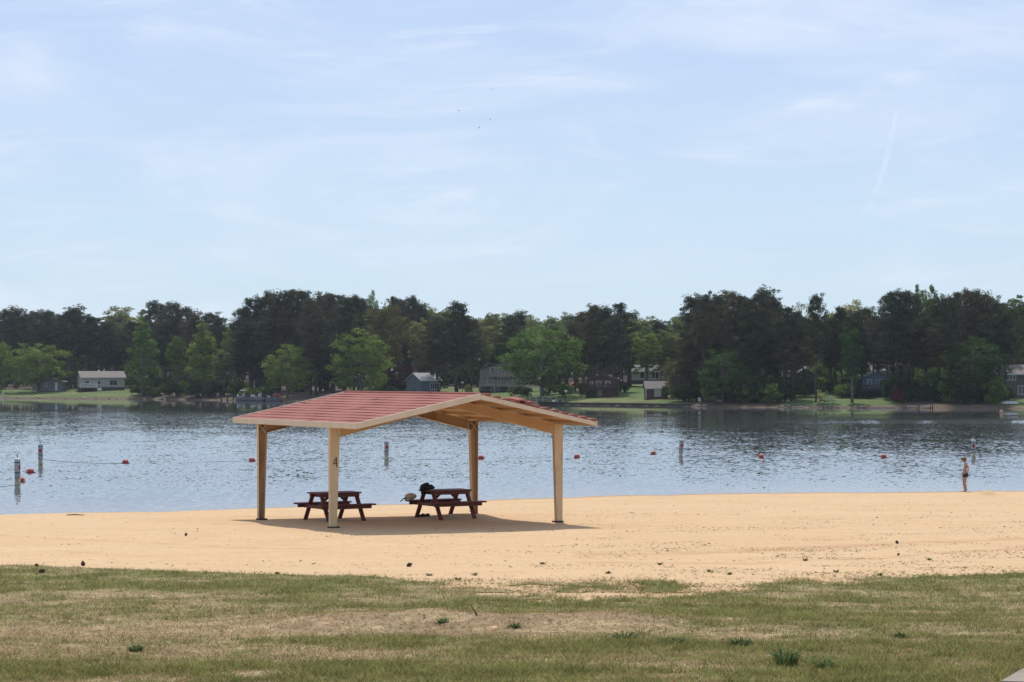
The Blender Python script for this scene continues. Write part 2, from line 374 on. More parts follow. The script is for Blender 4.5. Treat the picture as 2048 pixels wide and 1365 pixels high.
# ---- grass blades, denser in the green patches
def blades(n, x0, x1, y0, y1, seed):
    rg = np.random.default_rng(seed)
    y = y0 + (y1 - y0) * rg.random(n) ** 1.25; half = .262 * y + .9
    x = (rg.random(n) * 2 - 1) * half
    ok = (x - PATHP[0]) * PATHN[0] + (y - PATHP[1]) * PATHN[1] < -.02; x, y = x[ok], y[ok]
    ok = lawn_e(x, y) > (.12 - (.25 + 2.2 * np.exp(-((x - 2.4) / 3.8) ** 4)) * rg.random(len(x)) ** 3); x, y = x[ok], y[ok]
    gr = turf_col(x, y); ok = rg.random(len(x)) < .5 + .5 * gr; x, y, gr = x[ok], y[ok], gr[ok]
    k = len(x); clump = fbm(x * 2.6, y * 2.6, 61, 3)
    isg = rg.random(k) < (.10 + .70 * gr)
    Lh = (.014 + .024 * rg.random(k)) * (.45 + 1.3 * clump) * np.where(isg, 1.1 + .5 * gr, .75)
    tall = isg & (fbm(x * 5.5, y * 5.5, 67, 2) > .70); Lh = np.where(tall, Lh * 1.6 + .010, Lh)
    a = rg.random(k) * 2 * np.pi; lean = np.where(isg, .7 + 1.8 * rg.random(k), 1.0 + 2.6 * rg.random(k))
    wd = .0035 + .003 * rg.random(k)
    z = gz(x, y) + .008
    bx, by = np.cos(a), np.sin(a)
    p0 = np.stack([x - by * wd, y + bx * wd, z], 1); p1 = np.stack([x + by * wd, y - bx * wd, z], 1)
    p2 = np.stack([x + bx * lean * Lh, y + by * lean * Lh, z + Lh], 1)
    V = np.stack([p0, p1, p2], 1).reshape(-1, 3); Fc = np.arange(3 * k).reshape(-1, 3)
    t = rg.random((k, 1)); u = rg.random((k, 1))
    cg = np.array(GREEN_C) * (.45 + 1.35 * t) * np.array([1 + .25, 1, 1]) ** u
    cs = np.array(STRAW_C) * (.5 + 1.05 * t)
    cc = np.where(isg[:, None], cg, cs) * (.62 + .76 * fbm(x * 4.5, y * 4.5, 63, 3))[:, None]
    cc = np.repeat(np.concatenate([cc, np.ones((k, 1))], 1), 3, 0)
    return V, Fc, cc
def blade_mat():
    m = bpy.data.materials.new('grass_blade'); nt = nt_of(m)
    out = N(nt, 'ShaderNodeOutputMaterial'); a = N(nt, 'ShaderNodeAttribute', _attribute_name='col')
    d = N(nt, 'ShaderNodeBsdfDiffuse'); t = N(nt, 'ShaderNodeBsdfTranslucent'); mx = N(nt, 'ShaderNodeMixShader', Fac=.35)
    L(nt, a.outputs['Color'], d.inputs['Color']); L(nt, a.outputs['Color'], t.inputs['Color'])
    L(nt, d.outputs[0], mx.inputs[1]); L(nt, t.outputs[0], mx.inputs[2]); L(nt, mx.outputs[0], out.inputs[0])
    return m
BLADE = blade_mat()
V, Fc, cc = blades(NBLADES, 0, 0, 15.5, 40, 5)
tag(np_mesh('grass', V, Fc, BLADE, False, {'col': ('FLOAT_COLOR', cc)}), 'short mixed green and dry grass blades of the lawn', 'grass', kind='stuff')
# ---- concrete path corner, bottom right
p1 = at(2020, 1366); p2 = at(2066, 1338); p3 = at(2230, 1235); zt = .05
mb = MB(); pa = [(p1.x - (p2.x - p1.x) * 4, p1.y - (p2.y - p1.y) * 4), (p3.x, p3.y)]
dx_, dy_ = pa[1][0] - pa[0][0], pa[1][1] - pa[0][1]; ln = math.hypot(dx_, dy_); nx_, ny_ = dy_ / ln * 1.6, -dx_ / ln * 1.6
for i in range(6):
    t0, t1 = i / 6 + .004, (i + 1) / 6 - .004
    q = [(pa[0][0] + dx_ * t, pa[0][1] + dy_ * t) for t in (t0, t1)]; q += [(a + nx_, b + ny_) for a, b in q[::-1]]
    zs = [float(gz(a, b)) for a, b in q]
    mb.add([(a, b, z + zt) for (a, b), z in zip(q, zs)] + [(a, b, z - .2) for (a, b), z in zip(q, zs)], [(0, 1, 2, 3), (7, 6, 5, 4), (0, 4, 5, 1), (1, 5, 6, 2), (2, 6, 7, 3), (3, 7, 4, 0)])
tag(mb.build('path', simple('concrete', (.27, .225, .175), (.22, .185, .145), 9, .9, .5, 60)), 'pale concrete path at the corner of the lawn', 'path', kind='structure')
# ---- leaf litter flecks and sprigs on the sand
def flecks(n, seed):
    rg = np.random.default_rng(seed)
    y = 33 + 40 * rg.random(n) ** 1.5; x = (rg.random(n) * 2 - 1) * (.25 * y + 1)
    dens = (.05 + .10 * sstep(.45, .7, fbm(x * .8, y * .5, 72, 3)) + .9 * sstep(-3, 6, x)) * (1 - sstep(44, 72, y) * .93) * sstep(.40, .66, fbm(x * .5, y * .9, 71, 4))
    dens = dens + .8 * np.exp(-((lawn_edge(x) - y) / 1.4) ** 2) * sstep(-4, 1, x)
    ok = (rg.random(n) < dens) & (y < near_shore(x) - 1) & (lawn_e(x, y) < .1); x, y = x[ok], y[ok]; k = len(x)
    s = .008 + .020 * rg.random(k) ** 3; a = rg.random(k) * 6.28; z = gz(x, y)
    st = 1 + 1.5 * rg.random(k); up = .3 + .9 * rg.random(k)
    V = []
    for da, rr in ((0, 1.), (2.2, .8), (4.1, .9)):
        V.append(np.stack([x + np.cos(a + da) * s * rr * st, y + np.sin(a + da) * s * rr, z + .004 + s * up * (.9 if da == 0 else .15)], 1))
    V = np.stack(V, 1).reshape(-1, 3); t = rg.random((k, 1)); gsel = rg.random((k, 1)) < .45
    cc = np.where(gsel, np.array([.16, .17, .065]) * (.7 + .8 * t), np.array([.20, .13, .08]) * (.5 + 1.2 * t))
    return V, np.arange(3 * k).reshape(-1, 3), np.repeat(np.concatenate([cc, np.ones((k, 1))], 1), 3, 0)
V, Fc, cc = flecks(110000, 9)
rg = np.random.default_rng(19); k = 2600; y = 16 + 20 * rg.random(k); x = (rg.random(k) * 2 - 1) * (.25 * y + .5); s = .012 + .022 * rg.random(k) ** 2; a = rg.random(k) * 6.28; z = gz(x, y) + .03
V2 = np.stack([np.stack([x + np.cos(a + d) * s, y + np.sin(a + d) * s, z + s * h], 1) for d, h in ((0, .6), (2.2, 0), (4.1, .2))], 1).reshape(-1, 3)
c2 = np.array([.24, .135, .07]) * (.45 + 1.1 * rg.random((k, 1)))
Fc = np.concatenate([Fc, np.arange(3 * k).reshape(-1, 3) + len(V)]); V = np.concatenate([V, V2]); cc = np.concatenate([cc, np.repeat(np.concatenate([c2, np.ones((k, 1))], 1), 3, 0)])
tag(np_mesh('leaf_litter', V, Fc, BLADE, False, {'col': ('FLOAT_COLOR', cc)}), 'dark flecks of leaf litter scattered on sand and lawn', 'leaf litter', kind='stuff')

# ================================================================== LAKE
def water_mat():
    m = bpy.data.materials.new('lake_water'); nt = nt_of(m)
    out = N(nt, 'ShaderNodeOutputMaterial'); b = N(nt, 'ShaderNodeBsdfPrincipled', Roughness=.02, IOR=1.42)
    L(nt, b.outputs[0], out.inputs[0]); g = N(nt, 'ShaderNodeNewGeometry'); P = g.outputs['Position']
    sh = N(nt, 'ShaderNodeAttribute', _attribute_name='shallow'); ca = N(nt, 'ShaderNodeAttribute', _attribute_name='chop')
    L(nt, mixc(nt, sh.outputs['Fac'], WATER_C, (.20, .165, .13)), b.inputs['Base Color'])
    def wave(scale, det, sy):
        mp = N(nt, 'ShaderNodeMapping'); mp.inputs['Scale'].default_value = (1, sy, 1); L(nt, P, mp.inputs[0])
        n = N(nt, 'ShaderNodeTexNoise', Scale=scale, Detail=det, Roughness=.5); L(nt, mp.outputs[0], n.inputs['Vector'])
        q = nt.nodes.new('ShaderNodeVectorMath'); q.operation = 'SUBTRACT'; L(nt, n.outputs['Color'], q.inputs[0]); q.inputs[1].default_value = (.5, .5, .5); return q.outputs[0]
    def sc(v, k):
        q = nt.nodes.new('ShaderNodeVectorMath'); q.operation = 'SCALE'; L(nt, v, q.inputs[0])
        if hasattr(k, 'links'): L(nt, k, q.inputs['Scale'])
        else: q.inputs['Scale'].default_value = k
        return q.outputs[0]
    def vadd(a, b_):
        q = nt.nodes.new('ShaderNodeVectorMath'); q.operation = 'ADD'; L(nt, a, q.inputs[0]); L(nt, b_, q.inputs[1]); return q.outputs[0]
    v = vadd(vadd(sc(wave(3.8, 2, WAVE_Y), WAVE1), sc(wave(8.0, 1, WAVE_Y), WAVE2)), sc(wave(.30, 3, .6), WAVE3))    # wave slopes of chop, ripples and swell
    v = sc(v, ca.outputs['Fac'])
    le = N(nt, 'ShaderNodeAttribute', _attribute_name='lean'); lv = N(nt, 'ShaderNodeCombineXYZ'); L(nt, le.outputs['Fac'], lv.inputs[1]); v = vadd(v, lv.outputs[0])    # normals tilted toward the camera so the water mirrors brighter sky
    mk = nt.nodes.new('ShaderNodeVectorMath'); mk.operation = 'MULTIPLY_ADD'; L(nt, v, mk.inputs[0]); mk.inputs[1].default_value = (1, 1, 0); mk.inputs[2].default_value = (0, 0, 1)
    nr = nt.nodes.new('ShaderNodeVectorMath'); nr.operation = 'NORMALIZE'; L(nt, mk.outputs[0], nr.inputs[0]); L(nt, nr.outputs[0], b.inputs['Normal'])
    return m
xs = np.concatenate([np.linspace(-1500, -150, 40)[:-1], np.arange(-150, 120, 1.5), np.linspace(120, 1500, 40)])
ys = np.concatenate([np.arange(50, 110, .6), np.arange(110, 330, 1.5), np.linspace(330, 700, 60)])
X, Y, Fc = grid(xs, ys)
sdw = Y - near_shore(X)
shallow = (1 - sstep(0, 11, sdw)) * .8
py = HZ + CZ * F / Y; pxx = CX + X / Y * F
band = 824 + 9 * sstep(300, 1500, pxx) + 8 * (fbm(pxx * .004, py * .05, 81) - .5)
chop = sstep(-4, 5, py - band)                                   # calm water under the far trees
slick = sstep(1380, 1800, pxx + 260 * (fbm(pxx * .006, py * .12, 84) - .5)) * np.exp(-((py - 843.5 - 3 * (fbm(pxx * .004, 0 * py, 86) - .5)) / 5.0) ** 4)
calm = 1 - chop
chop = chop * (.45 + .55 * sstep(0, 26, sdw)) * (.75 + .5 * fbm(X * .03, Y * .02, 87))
dark = .72 * (1 - sstep(836, 888, py + 30 * (fbm(pxx * .003, py * .02, 88) - .5))) + .75 * sstep(1250, 1650, pxx) * (1 - sstep(885, 925, py + 30 * (fbm(pxx * .005, py * .03, 89) - .5)))  # mask that darkens the far and right water by cutting the tilt
lean = -VIEW_TILT * (1 - np.clip(dark, 0, .85)) * (1 - calm) * (.75 + .5 * fbm(X * .02, Y * .012, 83))
chop = chop * (1 - .75 * slick); lean = lean * (1 - slick) - .05 * slick  # slick: smoother, with extra tilt toward the camera to brighten its reflection
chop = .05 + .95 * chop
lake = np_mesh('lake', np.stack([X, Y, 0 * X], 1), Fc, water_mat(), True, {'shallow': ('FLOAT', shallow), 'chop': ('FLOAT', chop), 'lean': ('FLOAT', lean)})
tag(lake, 'rippled blue grey lake water', 'lake', kind='structure')

# ================================================================== FAR SHORE
xs = np.concatenate([np.linspace(-2500, -190, 30)[:-1], np.arange(-190, 150, 2.0), np.linspace(150, 2500, 30)])
ys = np.concatenate([np.linspace(230, 290, 6)[:-1], np.arange(290, 620, 1.6), np.linspace(620, 3500, 30)])
X, Y, Fc = grid(xs, ys); t = Y - far_shore(X); pxx = CX + X / Y * F
lg = np.zeros_like(X)
for a, b_, tm in [(-60, 275, 24), (700, 1230, 48), (1230, 1375, 100), (1565, 1800, 45), (1985, 2200, 30)]:
    lg = np.maximum(lg, sstep(a - 10, a + 10, pxx) * (1 - sstep(b_ - 12, b_ + 12, pxx)) * (1 - sstep(tm, tm + 8, t)))
lg = lg * sstep(.8, 2.2, t + 3 * (fbm(X * .3, Y * .3, 91) - .5))
soil = np.array([.085, .062, .045]); grn = np.array(FARLAWN_C); bank = np.array([.12, .08, .055])
bf = sstep(-.5, .3, t) * (1 - sstep(.9, 2.2, t))
c = soil[None] * (1 - lg[:, None]) + grn[None] * lg[:, None]
c = c * (1 - bf[:, None]) + bank[None] * bf[:, None]
dry = (lg * sstep(.5, .7, fbm(X * .12, Y * .25, 95)))[:, None] * .5
c = c * (1 - dry) + np.array([.20, .17, .08])[None] * dry
far = np_mesh('far_shore', np.stack([X, Y, gzf(X, Y)], 1), Fc, attr_mat('far_ground', 'col', .95, .3, .8, 0), True, {'col': ('FLOAT_COLOR', np.concatenate([c, np.ones((len(c), 1))], 1))})
tag(far, 'wooded far shore with green lawns running down to the water', 'shore', kind='structure')
# ================================================================== TREES
def leaf_mat(name, transl, lum=1.0):
    m = bpy.data.materials.new(name); nt = nt_of(m)
    out = N(nt, 'ShaderNodeOutputMaterial'); oi = N(nt, 'ShaderNodeObjectInfo'); a = N(nt, 'ShaderNodeAttribute', _attribute_name='tone')
    k = ramp(nt, a.outputs['Fac'], [(0, (.55, .55, .55)), (.6, (1, 1, 1)), (1, (1.55, 1.4, 1.1))])
    col = mixc(nt, 1.0, oi.outputs['Color'], k, 'MULTIPLY')
    d = N(nt, 'ShaderNodeBsdfDiffuse'); t = N(nt, 'ShaderNodeBsdfTranslucent'); mx = N(nt, 'ShaderNodeMixShader', Fac=transl)
    L(nt, col, d.inputs['Color']); L(nt, col, t.inputs['Color'])
    L(nt, d.outputs[0], mx.inputs[1]); L(nt, t.outputs[0], mx.inputs[2]); L(nt, mx.outputs[0], out.inputs[0])
    return m
LEAF = leaf_mat('leaf', .42); NEEDLE = leaf_mat('needle', .12)
BARK = simple('pine_bark', (.085, .062, .05), (.045, .035, .03), 3, .95, .6, 12)
GBARK = simple('grey_bark', (.15, .13, .11), (.08, .07, .06), 3, .95, .6, 12)
def leaf_cloud(C, rad, n, size, rg, flat=1.0, shell=.5):
    """n little quads spread through each ellipsoidal clump; C (k,3), rad (k,)"""
    k = len(C); idx = np.repeat(np.arange(k), n); m = len(idx)
    d = rg.normal(size=(m, 3)); d /= np.linalg.norm(d, axis=1)[:, None]
    r = (shell + (1 - shell) * rg.random(m)) ** .8
    p = C[idx] + d * (rad[idx] * r)[:, None] * np.array([1, 1, flat])
    nn = d + rg.normal(size=(m, 3)) * .8; nn /= np.linalg.norm(nn, axis=1)[:, None]
    t1 = np.cross(nn, rg.normal(size=(m, 3))); t1 /= np.linalg.norm(t1, axis=1)[:, None]; t2 = np.cross(nn, t1)
    s = size * (.6 + .8 * rg.random(m))[:, None]; q = s * (.45 + .35 * rg.random(m))[:, None]
    V = np.stack([p - t1 * s, p - t2 * q, p + t1 * s, p + t2 * q], 1).reshape(-1, 3)
    clump = np.repeat(rg.random(k), n); tone = np.clip(.55 * clump + .45 * rg.random(m), 0, 1)
    return V, np.repeat(tone, 4)
def crown_obj(name, V, tone, mat):
    return np_mesh(name, V, np.arange(len(V)).reshape(-1, 4), mat, False, {'tone': ('FLOAT', tone)})
PROTO = {}
def proto(kind, H, W, trunk, crown_V, tone, leaf, bark):
    r = bpy.data.objects.new('proto', None)                        # never linked: only its meshes are used
    t = trunk.build('trunk', bark, None, True); c = crown_obj('crown', crown_V, tone, leaf)
    PROTO.setdefault(kind, []).append((H, W, t.data, c.data))
    for o in (t, c): bpy.data.objects.remove(o)
    bpy.data.objects.remove(r)
def pine(seed, H=20., bare=.42, wide=3.0):
    rg = np.random.default_rng(seed); mb = MB()
    pts = [(rg.normal() * .12 * i, rg.normal() * .12 * i, z) for i, z in enumerate(np.linspace(-.4, H * .97, 7))]
    mb.tube(pts, [.30, .26, .23, .19, .15, .10, .04], 7)
    C = []; Rr = []
    nb = 58
    for i in range(nb):
        f = bare + (1 - bare) * (i + rg.random()) / nb
        z = H * f; a = i * 2.4 + rg.random() * .8
        g = (f - bare) / (1 - bare)
        env = (.35 + .95 * min(g / .35, 1)) * (1.0 - .78 * max(0, (g - .42) / .58) ** 1.5)
        ln = wide * env * (.5 + .6 * rg.random())
        dz = ln * (.10 + .28 * rg.random()) + (.5 if g > .85 else 0)
        e = (math.cos(a) * ln, math.sin(a) * ln, z + dz); b0 = (0, 0, z)
        if i % 2 == 0: mb.tube([b0, ((e[0]) * .5, e[1] * .5, z + dz * .35), e], [.06, .04, .015], 4, False)
        for s in np.linspace(.45, 1.0, 3 if ln > 1.2 else 2):
            if rg.random() < .14: continue
            C.append([e[0] * s + rg.normal() * .2, e[1] * s + rg.normal() * .2, z + dz * s + rg.normal() * .2]); Rr.append(.42 + .38 * rg.random())
    C.append([pts[-1][0], pts[-1][1], H * .975]); Rr.append(.55)
    # dead snags below the crown
    for i in range(6):
        z = H * (bare * .45 + bare * .5 * rg.random()); a = rg.random() * 6.28; ln = .5 + rg.random()
        mb.tube([(0, 0, z), (math.cos(a) * ln, math.sin(a) * ln, z + .1)], [.035, .01], 4, False)
    C = np.array(C); Rr = np.array(Rr)
    V, tone = leaf_cloud(C, Rr * 1.5, 88, .14, rg, .68, .15)
    proto('pine', H, wide * 2, mb, V, tone, NEEDLE, BARK)
for sd, bare, wd_ in ((1, .42, 3.0), (2, .34, 2.7), (3, .50, 3.2), (4, .38, 2.4), (5, .46, 3.4)): pine(sd, 20., bare, wd_)
def broad(kind, seed, H=14., Rx=5.0, low=.22, ncl=85, top=1.0, size=.22, lobes=7, per=62, clr=.17, shape='round', bark=GBARK):
    rg = np.random.default_rng(seed); mb = MB()
    th = H * low
    mb.tube([(0, 0, -.4), (.05, 0, th * .6), (0, .05, H * .45), (0, 0, H * .8)], [.30 * H / 14, .25 * H / 14, .16 * H / 14, .03], 8)
    C = []; Rr = []
    zc = H * (low + 1) / 2; rz = H * (1 - low) / 2
    lob = [(rg.random() * 6.28, rg.normal() * .6) for _ in range(lobes)]
    n = 0
    while n < ncl:
        d = rg.normal(size=3); d /= np.linalg.norm(d)
        a = math.atan2(d[1], d[0]); lobe = max(math.cos(a - la) * .5 + math.cos((d[2] - lz) * 2) * .5 for la, lz in lob)
        r = (.40 + .60 * rg.random() ** .6) * (.78 + .22 * lobe)
        z = zc + d[2] * rz * r
        g = (z - H * low) / (H * (1 - low))
        if shape == 'round': k = 1.0 if g > .25 else .65 + 1.4 * g
        elif shape == 'cone': k = 1.15 * (1 - g) ** .75 + .06
        elif shape == 'fan': k = .55 + .75 * min(max(g, 0), .8)
        else: k = (1 - .45 * max(0, g - .5))
        hr = math.hypot(d[0], d[1]) * (1.0 if shape != 'cone' else 1.0)
        x, y = math.cos(a) * Rx * r * k * hr ** .7, math.sin(a) * Rx * r * k * hr ** .7
        C.append([x, y, z]); Rr.append(Rx * clr * (.65 + .7 * rg.random()) * (1 if shape != 'cone' else (.6 + .6 * (1 - g)))); n += 1
        if n % 6 == 0:
            z0 = min(max(z - math.hypot(x, y) * .8, th * .8), H * .7)
            mb.tube([(0, 0, z0), (x * .5, y * .5, (z0 + z) / 2 + .2), (x, y, z)], [.10 * H / 14, .06 * H / 14, .02], 4, False)
    C = np.array(C); Rr = np.array(Rr)
    V, tone = leaf_cloud(C, Rr, per, size, rg, .75, .35)
    q0 = np.quantile(np.abs(V[:, 0]), .985) * 2
    proto(kind, float(np.quantile(V[:, 2], .998)), q0, mb, V, tone, LEAF, bark)
for s in (11, 12, 13): broad('broad', s, 14, 5., .07, 150, size=.17, per=64, clr=.19)
for s in (21, 22): broad('fan', s, 14, 5., .06, 150, shape='oval', lobes=10, size=.16, per=60, clr=.17)
for s in (31, 32, 33): broad('tall', s, 20, 2.9, .22, 120, shape='oval', clr=.25, size=.17, per=64)
for s in (41, 42): broad('cone', s, 18, 3.4, .06, 110, shape='cone', clr=.26, size=.16, per=66)
for s in (51, 52, 53): broad('shrub', s, 2.4, 1.6, .02, 22, clr=.36, size=.14, lobes=5, per=60)
ntree = 0
def put_tree(kind, px, top, wpx, off, col, name, label, group=None, var=None, jig=True):
    """a tree of real height: its foot stands `off` metres behind the far waterline in photo column px"""
    global ntree
    P = PROTO[kind]; H0, W0, tm, cm = P[(var if var is not None else ntree) % len(P)]; ntree += 1
    b = far_at(px, off); D = b.y
    h = (CZ - (top - HZ) / F * D) - b.z; wv = wpx / F * D
    cat = 'shrub' if kind == 'shrub' else 'tree'
    o = empty(name, b, random.random() * 6.28, label, cat, group)
    o.scale = (wv / W0, wv / W0, h / H0)
    t = bpy.data.objects.new('trunk' if kind != 'shrub' else 'stem', tm); c = bpy.data.objects.new('crown' if kind != 'shrub' else 'foliage', cm)
    j = .88 + .24 * random.random(); j2 = .94 + .12 * random.random()
    c.color = (col[0] * j * j2, col[1] * j, col[2] * j / j2, 1)
    for q in (t, c): COL.objects.link(q); q.parent = o
    return o
PINE = (.066, .080, .046); PINE2 = (.105, .098, .058)
GRN = (.115, .18, .045); LIME = (.17, .235, .055); DKG = (.05, .08, .028); YEL = (.27, .26, .085); OLV = (.15, .135, .045); GREY = (.12, .15, .085); PALE = (.15, .18, .07)
# ---- single trees that stand out
S_ = [
 ('broad', 78, 688, 112, 18, LIME, 'maple_tree', 'broad light green tree spreading above the grey shed'),
 ('broad', 2, 684, 44, 14, LIME, 'maple_tree', 'light green tree cut by the left edge above the lawn'),
 ('tall', 131, 640, 34, 45, GRN, 'poplar_tree', 'slim mid green tree rising behind the light green tree by the shed'),
 ('tall', 240, 614, 86, 150, YEL, 'oak_tree', 'pale yellow green treetop on the skyline behind the ranch house'),
 ('cone', 286, 636, 66, 5, GRN, 'cypress_tree', 'tall green cypress with drooping layers beside the ranch house'),
 ('cone', 406, 642, 66, 8, LIME, 'cypress_tree', 'tall tapering light green cypress between slim waterside trees'),
 ('tall', 355, 674, 42, 6, GRN, 'poplar_tree', 'slim green waterside tree between the two tall cypresses'),
 ('tall', 447, 700, 44, 8, PALE, 'birch_tree', 'pale green small tree right of the tapering cypress'),
 ('tall', 463, 655, 40, 30, LIME, 'poplar_tree', 'slender light green tree at the left flank of the big pine stand'),
 ('fan', 575, 690, 96, 6, LIME, 'willow_tree', 'small bright green tree in front of the dark pines left of the pavilion roof'),
 ('fan', 722, 660, 122, 10, LIME, 'willow_tree', 'large bright green spreading tree above the red pavilion roof'),
 ('broad', 766, 608, 100, 40, OLV, 'oak_tree', 'olive yellow oak crown behind the large bright green tree'),
 ('broad', 742, 584, 40, 130, GRN, 'poplar_tree', 'single green treetop standing highest above the pines over the pavilion'),
 ('broad', 800, 724, 56, 22, (.055, .022, .028), 'plum_tree', 'dark purple leaved tree beside the small blue grey house'),
 ('broad', 1084, 656, 160, 10, GRN, 'oak_tree', 'massive round green tree in front of the balcony house'),
 ('tall', 1003, 690, 46, 40, DKG, 'birch_tree', 'muted green tree between the balcony house and the massive round tree'),
 ('tall', 1295, 634, 76, 110, (.20, .20, .065), 'oak_tree', 'yellow topped tree behind the beige house'),
 ('tall', 1334, 660, 66, 70, PALE, 'birch_tree', 'pale feathery tree standing right of the beige house'),
 ('broad', 1366, 735, 60, 8, (.14, .12, .06), 'maple_tree', 'small brownish green tree beside the little red shed'),
 ('fan', 1446, 700, 96, 4, (.075, .13, .036), 'willow_tree', 'green leafy tree at the waterside below the right pine stand'),
 ('tall', 1704, 650, 36, 6, (.055, .12, .036), 'poplar_tree', 'slim fresh green tree in front of the blue house'),
 ('broad', 1945, 676, 122, 6, (.055, .092, .03), 'oak_tree', 'dark green oak overhanging the water left of the brown house'),
 ('tall', 1920, 640, 36, 30, GREY, 'birch_tree', 'greyish green slim tree above the dark waterside oak'),
 ('tall', 2030, 592, 70, 55, (.10, .15, .04), 'poplar_tree', 'bright green tree towering behind the brown house'),
 ('broad', 1702, 604, 108, 170, YEL, 'oak_tree', 'yellow flowering treetop on the skyline between the right pine stands'),
 ('broad', 1606, 608, 66, 170, YEL, 'oak_tree', 'small yellow treetop right of the tallest right pine stand'),
 ('tall', 1842, 571, 34, 60, GRN, 'poplar_tree', 'twin green treetop rising highest on the right skyline, left half'),
 ('tall', 1862, 572, 34, 62, GRN, 'poplar_tree', 'twin green treetop rising highest on the right skyline, right half'),
 ('tall', 1398, 588, 40, 60, PALE, 'poplar_tree', 'thin pale treetop at the left shoulder of the tallest right pine stand'),
 ('tall', 1425, 584, 44, 70, (.12, .15, .05), 'poplar_tree', 'soft green treetop just right of the thin pale one'),
 ('pine', 1022, 640, 54, 45, PINE, 'pine_tree', 'single dark rounded pine above the balcony house'),
 ('pine', 914, 612, 74, 22, PINE, 'pine_tree', 'tall broad dark pine left of the balcony house'),
 ('pine', 942, 645, 60, 28, PINE2, 'pine_tree', 'brownish spreading pine leaning over the balcony house roof'),
 ('pine', 875, 640, 58, 24, PINE2, 'pine_tree', 'brownish pine directly behind the blue grey house'),
 ('pine', 1632, 598, 50, 8, PINE, 'pine_tree', 'spiky topped pine standing apart by the waterside chairs'),
 ('pine', 1240, 613, 52, 34, PINE, 'pine_tree', 'slim dark pine with a flat cloud top above the red brown house'),
]
for a in S_: put_tree(*a)
# ---- pine stands: trees nothing tells apart share a label
def stand(rows, label, group, off, seed, wlo=48, whi=68):
    rg = random.Random(seed)
    for px, top in rows:
        put_tree('pine', px, top, rg.uniform(wlo, whi), off + rg.uniform(-5, 14), PINE if rg.random() < .6 else PINE2, 'pine_tree', label, group)
stand([(-30, 632), (14, 626), (34, 622), (62, 634), (88, 630), (112, 640), (140, 626), (152, 620), (176, 636), (190, 640), (214, 650), (262, 650), (228, 662)], 'dark pine in the wood behind the ranch house and shed', 'pines behind the ranch house', 42, 1)
stand([(308, 610), (328, 616), (346, 612), (372, 622), (388, 630), (420, 632), (438, 640), (398, 650), (300, 668), (330, 655)], 'dark pine behind the two tall waterside cypresses', 'pines behind the cypresses', 34, 2)
stand([(486, 622), (504, 604), (522, 600), (540, 592), (556, 594), (574, 590), (592, 588), (606, 590), (622, 604), (640, 598), (655, 594), (668, 596), (690, 602), (708, 600), (500, 650), (530, 640), (560, 632), (600, 640), (632, 650), (664, 645), (690, 660), (478, 690), (515, 700), (622, 690), (650, 700)], 'tall dark pine in the big dense stand left of the pavilion roof ridge', 'pines in the big left stand', 16, 3)
stand([(724, 606), (786, 600), (806, 604), (826, 600), (842, 612)], 'dark pine on the skyline behind the olive yellow oak', 'pines behind the olive oak', 80, 4, 36, 50)
stand([(1150, 645), (1168, 630), (1186, 617), (1200, 624), (1214, 622), (1228, 640), (1176, 660)], 'dark pine in the group rising behind the red brown house', 'pines behind the red brown house', 26, 5)
stand([(1384, 600), (1410, 602), (1440, 596), (1464, 592), (1482, 600), (1500, 602), (1518, 592), (1534, 586), (1550, 606), (1570, 622), (1588, 630), (1398, 650), (1424, 660), (1480, 650), (1520, 660), (1548, 670), (1582, 680), (1380, 690), (1500, 690)], 'tall dark pine in the dense stand left of the chairs on the right shore', 'pines in the tall right stand', 12, 6)
stand([(1606, 642), (1660, 640), (1684, 622), (1710, 628), (1732, 622), (1748, 640), (1760, 650), (1672, 668), (1722, 676)], 'dark pine standing around the blue house', 'pines around the blue house', 26, 7)
stand([(1776, 596), (1792, 592), (1808, 590), (1826, 598), (1880, 604), (1898, 600), (1916, 592), (1934, 588), (1950, 590), (1966, 596), (1982, 602), (1996, 612), (1790, 640), (1816, 650), (1850, 640), (1876, 655), (1960, 650), (1996, 650), (2010, 640)], 'tall dark pine in the stand at the right between the blue and brown houses', 'pines in the far right stand', 14, 8)
# ---- mixed forest on the ridge behind: a sky line of individual trees
SKY = [(-400, 640), (0, 632), (130, 626), (210, 644), (300, 625), (400, 644), (470, 645), (500, 625), (600, 612), (740, 606), (850, 608), (905, 620), (960, 636), (1000, 616), (1040, 622), (1100, 628), (1240, 628), (1300, 640), (1370, 628), (1400, 610), (1540, 612), (1590, 634), (1650, 632), (1750, 636), (1790, 612), (1990, 616), (2048, 606), (2500, 606)]
rg = random.Random(5)
ZONES = [(-260, 470, 'mixed tree in the background forest behind the ranch house', 'background forest at the left'), (470, 860, 'mixed tree in the background forest behind the pavilion roof', 'background forest behind the pavilion'),
         (860, 1380, 'mixed tree in the background forest behind the balcony and beige houses', 'background forest in the middle'), (1380, 2320, 'mixed tree in the background forest behind the right shore houses', 'background forest at the right')]
px = -250.
while px < 2310:
    lab, grp = next((z[2], z[3]) for z in ZONES if z[0] <= px < z[1])
    top = np.interp(px, [p for p, _ in SKY], [q for _, q in SKY])
    for row, (off, dt) in enumerate(((70, 24), (112, 6), (165, -3))):
        q = px + rg.uniform(-9, 9); k = rg.random()
        kind, col, nm = ('pine', PINE, 'pine_tree') if k < (.42 if not 860 < px < 1380 else .12) else (('tall', [(.15, .20, .06), (.20, .22, .09), LIME, (.21, .23, .08), (.15, .18, .06)][rg.randrange(5)], 'hardwood_tree'))
        put_tree(kind, q, top + dt + rg.uniform(0, 16), rg.uniform(38, 62), off + rg.uniform(-12, 18), col, nm, lab.replace('mixed', 'dark pine' if kind == 'pine' else 'leafy').replace('pine tree', 'pine'), grp + (' pines' if kind == 'pine' else ' hardwoods'))
    px += 27
